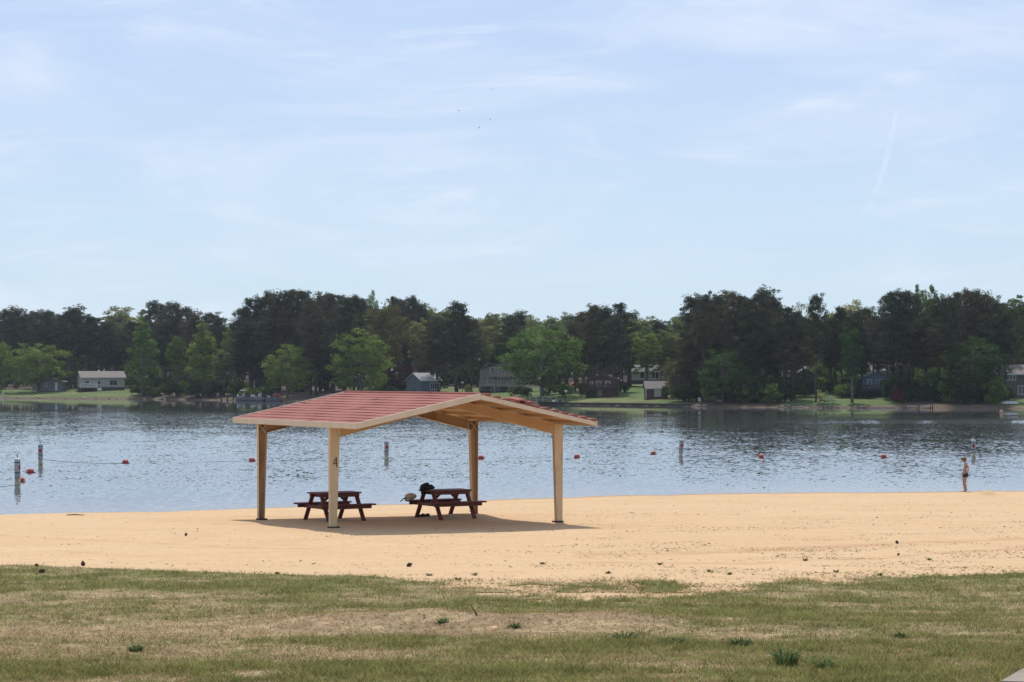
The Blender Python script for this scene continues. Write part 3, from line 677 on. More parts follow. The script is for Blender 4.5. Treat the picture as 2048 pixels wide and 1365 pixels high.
# ---- younger trees filling the wood under the pines
px = -240.
while px < 2300:
    lab, grp = next((z[2], z[3]) for z in ZONES if z[0] <= px < z[1])
    for off, top in ((84, 688), (128, 672)):
        if 1255 < px < 1370 and off < 100: continue
        put_tree('broad', px + rg.uniform(-10, 10), top + rg.uniform(-14, 16), rg.uniform(52, 74), off + rg.uniform(-8, 10), [DKG, (.06, .08, .035), (.07, .095, .035), (.08, .085, .045)][rg.randrange(4)], 'young_tree', 'low leafy young tree ' + lab.split('tree ')[1], grp + ' young trees')
    px += 36
# ---- understorey and waterside shrubs
def shrubs(rows, label, group, seed, cols=(DKG, (.045, .07, .026), GRN)):
    rg = random.Random(seed)
    for px, off, wpx, hpx in rows:
        b = far_at(px, off); yb = HZ + (CZ - b.z) / b.y * F
        put_tree('shrub', px, yb - hpx, wpx, off, cols[rg.randrange(len(cols))], 'shrub', label, group)
rg = random.Random(17)
shrubs([(x + rg.uniform(-8, 8), rg.uniform(1.5, 9), rg.uniform(30, 50), rg.uniform(14, 34)) for x in range(285, 560, 20)], 'dark shrub under the trees along the waterside left of the boats', 'shrubs along the left waterside', 21)
shrubs([(x + rg.uniform(-8, 8), rg.uniform(24, 40), rg.uniform(34, 60), rg.uniform(22, 46)) for x in range(-60, 860, 34)], 'dark undergrowth shrub deep in the wood at the left', 'undergrowth shrubs in the left wood', 22)
shrubs([(x + rg.uniform(-8, 8), rg.uniform(2, 12), rg.uniform(40, 66), rg.uniform(24, 60)) for x in range(1388, 1572, 15)], 'dense dark green shrub on the bank below the tall right pine stand', 'shrubs below the right pine stand', 23)
shrubs([(x + rg.uniform(-6, 6), rg.uniform(2, 14), rg.uniform(36, 60), rg.uniform(22, 60)) for x in range(1868, 1996, 14)], 'dark shrub on the bank beneath the waterside oak', 'shrubs beneath the waterside oak', 24)
shrubs([(x + rg.uniform(-8, 8), rg.uniform(46, 66), rg.uniform(40, 64), rg.uniform(26, 50)) for x in list(range(880, 960, 26)) + list(range(1390, 2080, 30))], 'undergrowth shrub in the wood behind the right shore houses', 'undergrowth shrubs in the right wood', 25)
shrubs([(748, 18, 36, 16), (776, 17, 40, 18), (838, 20, 26, 13)], 'low dark shrub beside the small blue grey house', 'shrubs beside the blue grey house', 26)
shrubs([(1028, 16, 26, 20), (1046, 14, 36, 22), (1130, 18, 44, 26), (1100, 22, 60, 34)], 'shrub in the shade under the massive round tree', 'shrubs under the massive round tree', 27)
shrubs([(1590, 20, 56, 34), (1562, 22, 50, 40), (1632, 36, 50, 34), (1668, 30, 44, 26), (1655, 62, 60, 50), (1612, 26, 40, 44), (1690, 18, 44, 30), (1640, 40, 70, 56)], 'leafy shrub behind the chairs on the right shore', 'shrubs behind the chairs', 28, (GRN, LIME, DKG))
shrubs([(1800, 5, 26, 22), (1792, 8, 24, 30)], 'reddish shrub by the trunks right of the blue house', 'reddish shrubs', 29, ((.16, .04, .03), (.14, .05, .03)))
put_tree('shrub', 937, 768, 16, 10, LIME, 'shrub', 'small yellow green bush beside the lamp post')
put_tree('shrub', 1262, 772, 30, 62, DKG, 'shrub', 'low dark bush under the beige house windows')

shrubs([(1168, 20, 26, 30), (1182, 12, 20, 14), (1252, 30, 26, 22), (1345, 12, 40, 34), (1356, 18, 46, 50), (1236, 34, 24, 26)], 'bush between the red brown cottage and the little red shed', 'bushes around the cottages', 31, (DKG, (.07, .10, .035)))
shrubs([(1784, 14, 40, 40), (1798, 20, 46, 50), (1730, 17, 30, 16), (1982, 10, 34, 30), (1994, 8, 30, 18), (2012, 12, 40, 26)], 'dark bush crowding the blue and brown houses', 'bushes by the blue and brown houses', 32, (DKG, (.06, .085, .03)))
put_tree('broad', 1788, 742, 48, 12, DKG, 'maple_tree', 'dark leafy tree hiding the right side of the blue house')
put_tree('broad', 1572, 716, 52, 16, (.06, .095, .032), 'maple_tree', 'dark leafy tree between the tall pine stand and the grey cottage')
put_tree('tall', 1262, 700, 44, 100, PALE, 'birch_tree', 'pale slim tree left behind the beige house')
put_tree('broad', 1350, 716, 54, 30, (.13, .15, .06), 'maple_tree', 'soft olive tree behind the little red shed')

rg = random.Random(44)
shrubs([(x + rg.uniform(-5, 5), rg.uniform(8, 34), rg.uniform(36, 54), rg.uniform(26, 46)) for x in range(1806, 1880, 8)], 'dark bush among the trunks behind the white dock', 'bushes behind the white dock', 33, (DKG, (.06, .085, .03)))
# ================================================================== PAVILION
PAINT = simple('tan_paint', (.62, .465, .285), (.54, .39, .225), 5, .65, .1, 30, (1, 1, .22), c3=(.36, .22, .12), s3=6, t3=(.56, .78))
PAINT_F = simple('cream_paint', (.64, .52, .38), (.56, .44, .31), 2.5, .5, .1, 30, c3=(.40, .29, .19), s3=3.5, t3=(.62, .8))
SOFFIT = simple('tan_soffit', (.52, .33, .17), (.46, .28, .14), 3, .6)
STEEL_IN = simple('weathered_shaded_tan_steel', (.40, .255, .135), (.30, .18, .09), 3, .6, .1, 20, (1, 1, .25), c3=(.20, .11, .05), s3=3, t3=(.5, .72))  # stain streaks; browner base puts the channel recess shade into the colour
ROOFRED = simple('red_roof', (.305, .114, .090), (.255, .093, .074), 1.6, .85, .15, 30, (1, .25, 1), 0, .15, c3=(.13, .04, .035), s3=3.0, t3=(.58, .68))
RUST = simple('rusty_base', (.10, .06, .04), (.05, .035, .03), 12, .9)
BLACK = simple('black_paint', (.015, .014, .014), None, 5, .6)
ctr = Vector((-2.8545, 57.7485, .50))
ANG, SPAN, DEP = R(28.36), 6.857, 4.993
hx, hy = SPAN / 2, DEP / 2
GZ0 = ctr.z
pav = empty('picnic_pavilion', ctr, ANG, 'open picnic pavilion with red stepped gable roof and tan tapered posts on the sand', 'pavilion')
EAVE, RIDGE, EX, GO = 2.75, 3.48, hx + .03, 1.80
def roofz(x): return RIDGE - (RIDGE - EAVE) * abs(x) / EX
Yn, Yf = -hy - GO, hy + 1.78
for side in (-1, 1):                                              # two slopes of lapped courses
    mb = MB(); nc = 12; ny = 44; rg = random.Random(side + 4)
    ys_ = [Yn + (Yf - Yn) * j / ny for j in range(ny + 1)]
    for k in range(nc):
        x0, x1 = EX * k / nc * side, EX * (k + 1) / nc * side
        z0, z1 = roofz(x0), roofz(x1)
        lip = .022 if side < 0 else .090
        vs = []
        for y in ys_:
            wv = (rg.random() - .5) * .005 + .005 * math.sin(y * 2.3 + k)
            dent = 0
            xl = x1 + side * .018
            vs += [(x0, y, z0 + .010), (x0 + (x1 - x0) * .55, y, z0 + (z1 - z0) * .55 + .010 + (lip - .010) * .55 + wv * .5), (xl, y, z1 + lip + wv + dent), (xl, y, z1 + .004), (x0, y, z0 - .012)]
        fs = []
        for j in range(ny):
            a, b = j * 5, (j + 1) * 5
            fs += [(a + i, a + (i + 1) % 5, b + (i + 1) % 5, b + i) for i in range(5)]
        fs += [tuple(range(5)), tuple(range(ny * 5, ny * 5 + 5))]
        mb.add(vs, fs)
    mb.build('roof_slope', ROOFRED, pav)
mb = MB()                                                          # raised, curled sheets on the far right slope
for k0, zz in ((3.7, .09), (4.6, .07)):
    x0, x1 = EX * k0 / 12, EX * (k0 + 1.1) / 12
    y0, y1 = Yn - .04, Yn + 1.0
    vs = []
    for j in range(9):
        y = y0 + (y1 - y0) * j / 8; cu = zz * (.35 + .65 * math.sin(j / 8 * 3.1)) + .03
        vs += [(x0, y, roofz(x0) + .05 + cu * .5), ((x0 + x1) / 2, y, roofz((x0 + x1) / 2) + .06 + cu * 1.2), (x1, y, roofz(x1) + .075 + cu), (x1, y, roofz(x1) + .055 + cu), (x0, y, roofz(x0) + .03 + cu * .5)]
    fs = [(j * 5 + i, j * 5 + (i + 1) % 5, j * 5 + 5 + (i + 1) % 5, j * 5 + 5 + i) for j in range(8) for i in range(5)] + [tuple(range(5)), tuple(range(40, 45))]
    mb.add(vs, fs)
o = mb.build('loose_roof_sheet', ROOFRED, pav); o['label'] = 'raised curled red sheets on the lake side slope'
mb = MB(); th = .035                                               # deck under the courses
for s in (-1, 1):
    mb.prism([(0, RIDGE - .018), (s * (EX - .01), EAVE - .018), (s * (EX - .01), EAVE - .018 - th), (0, RIDGE - .018 - th)], 'y', Yn + .03, Yf - .03)
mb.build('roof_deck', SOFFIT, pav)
mb = MB()
mb.tube([(0, Yn - .01, RIDGE + .012), (0, Yf + .01, RIDGE + .012)], .045, 8); mb.build('ridge_cap', ROOFRED, pav)
for s in (-1, 1):                                                  # fascia boards
    mb = MB(); mb.box((s * (EX + .015), (Yn + Yf) / 2, EAVE - .045), (.03, Yf - Yn + .06, .15)); mb.build('eave_fascia', PAINT_F, pav, bevel=.006)
    for y in (Yn - .016, Yf + .016):
        mb = MB(); mb.prism([(0.002 * s, RIDGE + (.035 if s < 0 else 0)), (s * (EX - .002), EAVE + (.04 if s < 0 else -.005)), (s * (EX - .002), EAVE - .115), (0.002 * s, RIDGE - .125)], 'y', y - .015, y + .015)
        mb.build('rake_fascia', PAINT_F, pav, bevel=.005)
mb = MB()                                                          # purlins under the deck
for s in (-1, 1):
    for f in (.22, .45, .68, .9):
        x = s * EX * f; mb.box((x, (Yn + Yf) / 2, roofz(x) - .085), (.05, Yf - Yn - .1, .06))
mb.build('purlins', SOFFIT, pav)
TW, BW, HA = .250, .150, .46                                        # post depth at top and foot, haunch depth
def post(sx, sy, foot):
    ya = sy * hy; xo = sx * hx
    zt_ = roofz(xo) - .10; zb = foot.z - GZ0
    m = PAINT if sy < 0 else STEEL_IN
    out_t, in_t, out_b, in_b = xo, xo - sx * TW, xo - sx * .015, xo - sx * (.015 + BW)
    mb = MB(); yw = ya + (-.052 if sy < 0 else .052)
    mb.prism([(out_b, zb - .15), (in_b, zb - .15), (in_t, zt_ - .25), (in_t, zt_), (out_t, zt_)], 'y', yw - .006, yw + .006)      # web
    fl = MB()
    def flange(p, q, t=.012):
        (x0, z0), (x1, z1) = p, q
        fl.add([(x0 - t / 2, ya - .062, z0), (x0 + t / 2, ya - .062, z0), (x0 + t / 2, ya + .062, z0), (x0 - t / 2, ya + .062, z0), (x1 - t / 2, ya - .062, z1), (x1 + t / 2, ya - .062, z1), (x1 + t / 2, ya + .062, z1), (x1 - t / 2, ya + .062, z1)],
               [(0, 1, 2, 3), (7, 6, 5, 4), (0, 4, 5, 1), (1, 5, 6, 2), (2, 6, 7, 3), (3, 7, 4, 0)])
    flange((out_b + sx * .004, zb - .15), (out_t + sx * .004, zt_)); flange((in_b - sx * .004, zb - .15), (in_t - sx * .004, zt_ - .27))
    p = mb.build('post', m, pav); fl.build('flange', PAINT, p)
    st = MB(); yi = ya - (-.02 if sy < 0 else .02)
    st.bar((in_t + sx * .02, yi, zt_ - .30), (out_t - sx * .02, yi, zt_ - .03), .012, .09, (0, 1, 0)); st.bar((in_t + sx * .02, yi + .011, zt_ - .03), (out_t - sx * .02, yi + .011, zt_ - .30), .012, .09, (0, 1, 0))
    st.build('stiffener', PAINT, p)
    bs = MB(); bs.box((xo - sx * .115, ya, zb - .02), (.27, .20, .13)); bs.build('base_plate', RUST, p, bevel=.01)
    if sx < 0 and sy < 0:                                          # the painted figure 4
        nm = MB(); cx, cz, yy = xo + .135, 1.74, yw - .0085; s = .125
        nm.bar((cx + .035, yy, cz - s), (cx + .035, yy, cz + s), .003, .024, (1, 0, 0)); nm.bar((cx - .055, yy - .0012, cz - s * .28), (cx + .062, yy - .0012, cz - s * .28), .003, .024, (0, 0, 1)); nm.bar((cx - .048, yy + .0005, cz - s * .24), (cx + .03, yy + .0005, cz + s), .003, .024, (1, 0, 0))
        nm.build('number_mark', BLACK, p)
    return p
def foot_at(sx, sy):
    q = ctr + Matrix.Rotation(ANG, 3, 'Z') @ Vector((sx * (hx - .12), sy * hy, 0)); q.z = float(gz(q.x, q.y)); return q
for sx, sy in ((-1, -1), (1, -1), (-1, 1), (1, 1)): post(sx, sy, foot_at(sx, sy))
for sy in (-1, 1):                                                  # tapered rafters of the two frames
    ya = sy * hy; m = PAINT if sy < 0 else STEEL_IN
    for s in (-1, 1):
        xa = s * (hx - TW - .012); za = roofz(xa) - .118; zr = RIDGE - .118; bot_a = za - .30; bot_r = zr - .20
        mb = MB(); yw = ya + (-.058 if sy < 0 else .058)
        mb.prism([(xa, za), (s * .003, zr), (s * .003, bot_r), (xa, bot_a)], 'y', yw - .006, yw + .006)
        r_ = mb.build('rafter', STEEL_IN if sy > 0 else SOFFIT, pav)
        fl = MB(); n_ = 2
        for (z0, z1) in ((za, zr), (bot_a, bot_r)):
            fl.add([(xa, ya - .07, z0 - .007), (xa, ya + .07, z0 - .007), (xa, ya + .07, z0 + .007), (xa, ya - .07, z0 + .007), (s * .004, ya - .07, z1 - .007), (s * .004, ya + .07, z1 - .007), (s * .004, ya + .07, z1 + .007), (s * .004, ya - .07, z1 + .007)],
                   [(0, 1, 2, 3), (7, 6, 5, 4), (0, 4, 5, 1), (1, 5, 6, 2), (2, 6, 7, 3), (3, 7, 4, 0)])
        fl.build('flange', PAINT, r_)

# ================================================================== PICNIC TABLES
WOOD = simple('dark_red_wood', (.135, .024, .015), (.085, .015, .010), 3, .55, .3, 40, (.3, 3, 1), c3=(.15, .06, .04), s3=5, t3=(.64, .8))
def boards(mb, x0, x1, ys__, w, z, t, rg):
    for y in ys__: mb.box(((x0 + x1) / 2 + rg.uniform(-.008, .008), y, z + rg.uniform(-.003, .003)), (x1 - x0, w, t))
def picnic_table(loc, rz, label):
    t = empty('picnic_table', loc, rz, label, 'picnic table', 'picnic tables under the pavilion'); rg = random.Random(3); Lh = .85; Lt = .66
    mb = MB(); boards(mb, -Lt, Lt, [-.30, -.15, 0, .15, .30], .14, .765, .04, rg); tt_ = mb.build('tabletop', WOOD, t, bevel=.006)
    ap = MB()
    for y in (-.34, .34): ap.box((0, y, .70), (Lt * 2 - .14, .035, .088))
    for x in (-.54, .54): ap.box((x + (.045 if x < 0 else -.045), 0, .70), (.04, .62, .086))
    ap.build('top_frame', WOOD, tt_)
    for s in (-1, 1):
        mb = MB(); boards(mb, -Lh, Lh, [s * .63, s * .775], .135, .455, .04, rg); se = mb.build('seat', WOOD, t, bevel=.006)
        ap = MB(); ap.box((0, s * .73, .39), (Lh * 2 - .18, .035, .088)); ap.build('seat_rail', WOOD, se)
    for x in (-.54, .54):
        for s in (-1, 1):
            mb = MB(); mb.bar((x, s * .24, .742), (x, s * .74, -.06), .05, .115, (1, 0, 0)); mb.build('leg', WOOD, t, bevel=.006)
        mb = MB(); mb.box((x - .046, 0, .388), (.045, 1.36, .092)); mb.build('crossbeam', WOOD, t, bevel=.005)
        sg = 1 if x > 0 else -1
        mb = MB(); mb.bar((x - sg * .05, 0, .40), (sg * .10, 0, .735), .05, .10, (0, 1, 0)); mb.build('brace', WOOD, t, bevel=.005)
    return t
t1c = at(669, 1041); t2c = at(891, 1035)
picnic_table(t1c, R(33), 'dark red wooden picnic table partly behind the numbered front post')
tb2 = picnic_table(t2c, R(31), 'dark red wooden picnic table with a black bundle on one end')
def on_table(lx, ly, z): 
    M_ = Matrix.Rotation(R(31), 3, 'Z'); return t2c + M_ @ Vector((lx, ly, z))
BLKCLOTH = simple('black_cloth', (.012, .012, .016), (.02, .02, .024), 8, .85, .6, 30)
CREAM = simple('cream_cloth', (.52, .45, .34), (.44, .37, .27), 5, .8, .4, 40)
mb = MB()
for c, r, sd in [((0, 0, .10), (.20, .17, .12), 1), ((-.10, .03, .13), (.15, .13, .13), 2), ((.12, .02, .12), (.15, .13, .10), 3), ((-.02, 0, .22), (.11, .10, .09), 4), ((-.19, 0, .04), (.10, .14, .14), 5), ((-.15, .0, -.10), (.10, .14, .13), 6), ((.20, -.02, .10), (.10, .1, .07), 7)]: mb.blob(c, r, 3, .28, 3.2, sd)
o = mb.build('crumpled_bag', BLKCLOTH, None, True); o.scale = (.72, .8, .66); o.location = on_table(-.56, .06, .79); tag(o, 'crumpled black bag heaped on the left end of the tabletop', 'bag')
hat = empty('swim_bag', on_table(-.74, .70, .478), 0, 'cream rounded swim bag with a dark strap on the left bench end', 'bag')
mb = MB(); mb.blob((0, 0, .095), (.165, .13, .10), 3, .10, 2.2, 4, -.085); mb.build('pouch', CREAM, hat, True)
mb = MB(); mb.blob((-.13, 0, .04), (.06, .05, .035), 2, .2, 3, 3); mb.tube([(-.14, 0, .05), (-.2, -.02, .03), (-.26, -.03, -.03), (-.30, -.03, -.045)], [.02, .018, .016, .012], 6); mb.build('strap', BLKCLOTH, hat, True)
def shoe(loc, rz, label):
    o = empty('shoe', loc, rz, label, 'shoe', 'shoes under the picnic table')
    mb = MB(); prof = [(-.125, .03, .07), (-.10, .038, .095), (-.05, .040, .10), (0, .042, .075), (.05, .047, .055), (.10, .044, .045), (.135, .028, .032)]
    vs = []; sg = 10
    for x, hw, h in prof:
        for k in range(sg):
            a = math.pi * 2 * k / sg; vs.append((x, hw * math.cos(a), max(.012, h * .5 + h * .5 * math.sin(a))))
    fs = [(i * sg + k, i * sg + (k + 1) % sg, (i + 1) * sg + (k + 1) % sg, (i + 1) * sg + k) for i in range(len(prof) - 1) for k in range(sg)] + [tuple(range(sg)), tuple(range((len(prof) - 1) * sg, len(prof) * sg))]
    mb.add(vs, fs); mb.build('upper', BLKCLOTH, o, True)
    mb = MB(); mb.prism([(-.13, -.036), (-.05, -.042), (.06, -.05), (.13, -.032), (.145, 0), (.13, .032), (.06, .05), (-.05, .042), (-.13, .036)], 'z', 0, .02); mb.build('sole', BLACK, o)
p = at(842, 1034); shoe(p, R(160), 'dark shoe lying on its own left of its pair under the table'); p = at(851, 1034); shoe(p, R(200), 'dark shoe nearer the table middle under the bench')

# ================================================================== BUOYS AND SWIM LINE
BUOYW = simple('buoy_white', (.62, .62, .62), (.50, .50, .52), 6, .4, c3=(.40, .36, .30), s3=5, t3=(.6, .8))
BAND = simple('buoy_band', (.035, .06, .10), (.05, .07, .11), 5, .5)
MARK = simple('buoy_mark', (.42, .03, .035), (.34, .025, .03), 8, .5)
ALGAE = simple('algae_stain', (.42, .38, .28), (.27, .22, .14), 7, .7, c3=(.10, .08, .045), s3=6, t3=(.5, .7))
FLOATR = simple('float_red', (.40, .055, .035), (.31, .04, .03), 4, .55, c3=(.55, .22, .16), s3=5, t3=(.62, .85))
RB = .118
def mark_patch(a0, z0, hz, ha, r):
    mb = MB(); n = 10; vs = []; fs = []
    for k in range(16):
        a = 2 * math.pi * k / 16; q = .86 + .14 * abs(math.cos(2 * a)); da = ha * math.cos(a) * q; dz = hz * math.sin(a) * q
        vs.append((r * math.cos(a0 + da), r * math.sin(a0 + da), z0 + dz))
    for k in range(16):
        a = 2 * math.pi * k / 16; da = ha * .45 * math.cos(a); dz = hz * .45 * math.sin(a); vs.append(((r) * math.cos(a0 + da), (r) * math.sin(a0 + da), z0 + dz))
    vs.append((r * math.cos(a0), r * math.sin(a0), z0))
    fs = [(k, (k + 1) % 16, 16 + (k + 1) % 16, 16 + k) for k in range(16)] + [(16 + k, 16 + (k + 1) % 16, 32) for k in range(16)]
    return mb.add(vs, fs)
def make_buoy(loc, rz, tilt, h, label):
    b = empty('marker_buoy', loc, 0, label, 'buoy', 'white marker buoys of the swimming area'); b.rotation_euler = (tilt[0], tilt[1], rz); k = h / 1.28
    mb = MB(); mb.lathe([(RB, .30 * k), (RB, 1.02 * k), (RB + .006, 1.03 * k), (RB + .006, 1.075 * k), (RB * .8, 1.10 * k), (.02, 1.11 * k)], seg=24); mb.build('buoy_body', BUOYW, b, True)
    mb = MB(); mb.lathe([(RB - .003, -.5), (RB - .002, .302 * k)], seg=24); mb.build('waterline_stain', ALGAE, b, True)
    for z in (.52, .94): mb = MB(); mb.lathe([(RB + .004, (z - .022) * k), (RB + .004, (z + .022) * k)], seg=24); mb.build('stripe', BAND, b, True)
    for a in (-math.pi / 2, math.pi / 2): mark_patch(a, .74 * k, .125 * k, .80, RB + .006).build('warning_mark', MARK, b)
    mb = MB(); mb.tube([(0, 0, 1.10 * k), (0, 0, 1.19 * k)], .018, 8)
    mb.tube([(.042 * math.cos(a), 0, 1.235 * k + .045 * math.sin(a)) for a in np.linspace(0, 2 * math.pi, 14)], .014, 6); mb.build('lifting_eye', ALGAE, b, True)
    return b
BU = [(35, 971, R(78), (R(2), R(-5)), 'white marker buoy leaning left, nearest the beach'), (81, 931, R(4), (0, 0), 'white marker buoy just behind the leaning one at the left'), (773, 921, R(18), (0, 0), 'white marker buoy seen between the pavilion posts'), (1361, 915, R(14), (R(1), R(4)), 'white marker buoy tilted right, right of the pavilion'), (1947, 916, R(-12), (0, 0), 'white marker buoy in the water behind the child')]
for (px, py, rz, ti, lb), hh in zip(BU, (1.30, 1.28, 1.22, 1.16, 1.16)): make_buoy(at_water(px, py), rz, ti, hh, lb)
FL = [(42, 964, 'red float bobbing directly behind the leaning marker buoy'), (61, 946, 'red float between the two left marker buoys'), (251, 927, 'red float alone on the rope at the far left water'), (504, 923, 'red float just left of the left rear pavilion post'), (962, 918, 'red float just right of the back pavilion post'), (1154, 916, 'red float right of the right front pavilion post'), (1307, 909, 'red float left of the tilted marker buoy'), (1522, 916, 'red float right of the tilted marker buoy'), (1767, 916, 'red float left of the child, nearest to the child')]
def make_float(loc, r, label, seed):
    f = empty('swim_float', loc, random.Random(seed).uniform(0, 3), label, 'float', 'red floats of the swim line')
    mb = MB(); n = 9; mb.lathe([(max(.02, r * math.cos(a) * (1.0 if abs(a) < 1 else .97)), r * .92 * math.sin(a)) for a in np.linspace(-1.5, 1.5, 11)], (0, 0, .055), 22); mb.build('float_body', FLOATR, f, True)
    mb = MB(); mb.lathe([(r + .004, .018), (r + .008, .028), (r + .004, .038)], seg=22); mb.build('seam', MARK, f, True)
    mb = MB(); mb.tube([(-r - .08, 0, .02), (r + .08, 0, .02)], .03, 8); mb.build('collar', ALGAE, f, True)
for i, (px, py, lb) in enumerate(FL): make_float(at_water(px, py), .165 if i != 6 else .15, lb, i)
ROPE = simple('rope', (.10, .095, .085), (.16, .15, .13), 30, .9)
order = [(-120, 985), (35, 971), (42, 964), (61, 946), (81, 931), (251, 927), (504, 923), (773, 921), (962, 918), (1154, 916), (1307, 909), (1361, 915), (1522, 916), (1767, 916), (1947, 916), (2150, 914)]
pts = []
for (a, b) in zip(order[:-1], order[1:]):
    A, B = at_water(*a), at_water(*b)
    for k in range(12):
        t = k / 12; p = A.lerp(B, t); p.y += .5 * math.sin(math.pi * t) * math.sin(a[0]); p.z = -.006 + .012 * math.sin(p.x * 1.1 + a[0])
        if a == (81, 931): p.z += .34 * (1 - t) ** 2
        pts.append(p)
mb = MB(); mb.tube(pts, .011, 5); tag(mb.build('swim_rope', ROPE, None, True), 'thin rope on the water linking the red floats and buoys', 'rope')

# ================================================================== BIRDS
FEATHER = simple('dark_feather', (.045, .045, .055), (.08, .08, .09), 6, .8); WHITEF = simple('white_feather', (.55, .54, .52), (.35, .34, .33), 6, .8)
def bird(loc, span, yaw, bank, label, group=None, mb_=FEATHER, mw=FEATHER, up=.18):
    b = empty('bird', loc, 0, label, 'bird', group); b.rotation_euler = (bank, 0, yaw); s = span / 2
    mb = MB(); mb.lathe([(.004 * s, -.42 * s), (.07 * s, -.28 * s), (.11 * s, -.02 * s), (.10 * s, .15 * s), (.06 * s, .24 * s), (.065 * s, .30 * s), (.03 * s, .37 * s), (.004 * s, .43 * s)], seg=10)
    mb.v = [(v[2], v[1], v[0]) for v in mb.v]; mb.add([(-.38 * s, -.04 * s, 0), (-.62 * s, -.14 * s, 0), (-.62 * s, .14 * s, 0), (-.38 * s, .04 * s, 0), (-.5 * s, 0, .03 * s)], [(0, 1, 4), (1, 2, 4), (2, 3, 4), (0, 3, 2, 1)])
    mb.build('bird_body', mb_, b, True)
    for sd in (-1, 1):
        w_ = MB(); st = [(0.05, .16, -.16, .02), (.45, .20, -.12, up * .8), (.75, .06, -.16, up), (1.0, -.16, -.22, up * .7)]; vs = []
        for y, xa, xb, z in st: vs += [(xa * s, sd * y * s, z * s + .02 * s), (xb * s, sd * y * s, z * s), ((xa + xb) / 2 * s, sd * y * s, z * s - .015 * s)]
        fs = [(i * 3 + k, i * 3 + (k + 1) % 3, i * 3 + 3 + (k + 1) % 3, i * 3 + 3 + k) for i in range(3) for k in range(3)] + [(0, 1, 2), (9, 10, 11)]
        w_.add(vs, fs); w_.build('wing', mw, b)
    return b
def sky_at(px, py, D): return Vector(((px - CX) / F * D, D, CZ - (py - HZ) / F * D))
for px, py, ya, bk, sp_, lb in [(984, 180, 20, 30, .8, 'dark bird flying highest of the five in the sky'), (1043, 206, 100, -20, .8, 'dark bird farthest right of the five in the sky'), (918, 222, -30, 25, 1.1, 'dark bird farthest left of the five in the sky'), (981, 240, 60, 40, 1.1, 'dark bird just above and right of the lowest one in the sky'), (958, 256, 130, -35, 1.25, 'dark bird flying lowest of the five in the sky')]:
    bird(sky_at(px, py, 600), sp_ * 1.25, R(ya), R(bk), lb, 'birds in the sky')
bird(sky_at(810, 909, 104), .80, R(75), R(4), 'pale gull with dark wing tips gliding low over the water', None, WHITEF, WHITEF, .30)

# ================================================================== PINE CONES, TUFTS, STICK ON THE GROUND
CONE = simple('pine_cone', (.085, .045, .03), (.045, .026, .02), 20, .85)
def cone(px, py, r, rz, tilt, label, cat='pine cone'):
    p = at(px, py + 1); o = MB(); n = 9
    for i in range(n):
        z = i / (n - 1); rr = r * math.sin(math.pi * (.16 + .78 * z)) ** .8
        for k in range(9):
            a = 2 * math.pi * k / 9 + i * .35; c, s = math.cos(a), math.sin(a); zz = (z - .5) * 2.1 * r
            o.add([(c * rr * .45 - s * .16 * r, s * rr * .45 + c * .16 * r, zz), (c * rr * .45 + s * .16 * r, s * rr * .45 - c * .16 * r, zz), (c * rr, s * rr, zz + .16 * r), (c * rr * .6, s * rr * .6, zz - .16 * r)], [(0, 1, 2), (0, 2, 3), (1, 3, 2), (0, 3, 1)])
    o.lathe([(max(.002, r * .55 * math.sin(math.pi * (.06 + .9 * z))), (z - .5) * 2.1 * r) for z in np.linspace(0, 1, 8)], seg=9)
    ob = o.build('pine_cone', CONE); ob.location = p + Vector((0, 0, r * .80)); ob.rotation_euler = (tilt, .2, rz); tag(ob, label, cat, 'pine cones on the ground')
for px, py, r, tl, lb in [(372, 1071, .042, 1.3, 'pine cone on the sand left of the pavilion shadow'), (166, 1131, .050, .2, 'upright pine cone on the sand by the left lawn edge'), (819, 1133, .050, 1.2, 'dark pine cone on the sand in front of the pavilion'), (1794, 1087, .045, 1.0, 'larger pine cone on the sand at the right'), (1797, 1110, .028, 1.0, 'smaller pine cone on the sand at the right'), (322, 1021, .045, 1.1, 'pine cone near the waterline at the left'), (73, 1134, .045, 1.4, 'flat pine cone at the far left edge of the lawn'), (84, 1147, .055, 1.4, 'pine cone half sunk in the lawn at the far left')]:
    cone(px, py, r, px * .7, tl, lb)
def tuft(px, py, h, r, n, label, seed, col=(.11, .15, .055), group='grass tufts on the lawn'):
    rg = np.random.default_rng(seed); p = at(px, py); V = []; cc = []
    for i in range(n):
        a = rg.random() * 6.28; q = r * .35 * math.sqrt(rg.random()); x0, y0 = math.cos(a) * q, math.sin(a) * q
        ln = h * (.55 + .6 * rg.random()); out = r * (.3 + .9 * rg.random()); w = .006 + .004 * rg.random(); c, s = math.cos(a), math.sin(a)
        m = np.array([x0 + c * out * .45, y0 + s * out * .45, ln * .7]); e = np.array([x0 + c * out, y0 + s * out, ln * (.75 + .3 * rg.random())])
        sd = np.array([-s, c, 0]) * w; b = np.array([x0, y0, -.02])
        V += [b - sd, b + sd, m + sd * .8, m - sd * .8]; V += [m - sd * .8, m + sd * .8, e + sd * .1, e - sd * .1]
        k = .6 + .9 * rg.random(); cc += [[col[0] * k, col[1] * k, col[2] * k, 1]] * 8
    o = np_mesh('grass_tuft', np.array(V), np.arange(len(V)).reshape(-1, 4), BLADE, False, {'col': ('FLOAT_COLOR', np.array(cc))}); o.location = p
    tag(o, label, 'grass tuft', group)
tuft(1572, 1336, .19, .20, 110, 'biggest spiky grass tuft at the bottom right', 1)
tuft(1652, 1342, .11, .17, 90, 'low grass tuft just right of the biggest spiky one', 2)
tuft(1481, 1296, .10, .17, 120, 'dark rounded grass tuft above left of the biggest spiky one', 3, (.08, .11, .048))
tuft(272, 1306, .09, .12, 70, 'grass tuft alone on the dry lawn at the left', 4, (.13, .16, .065))
tuft(1800, 1279, .08, .10, 60, 'small dark grass tuft on the right lawn', 5, (.09, .12, .05))
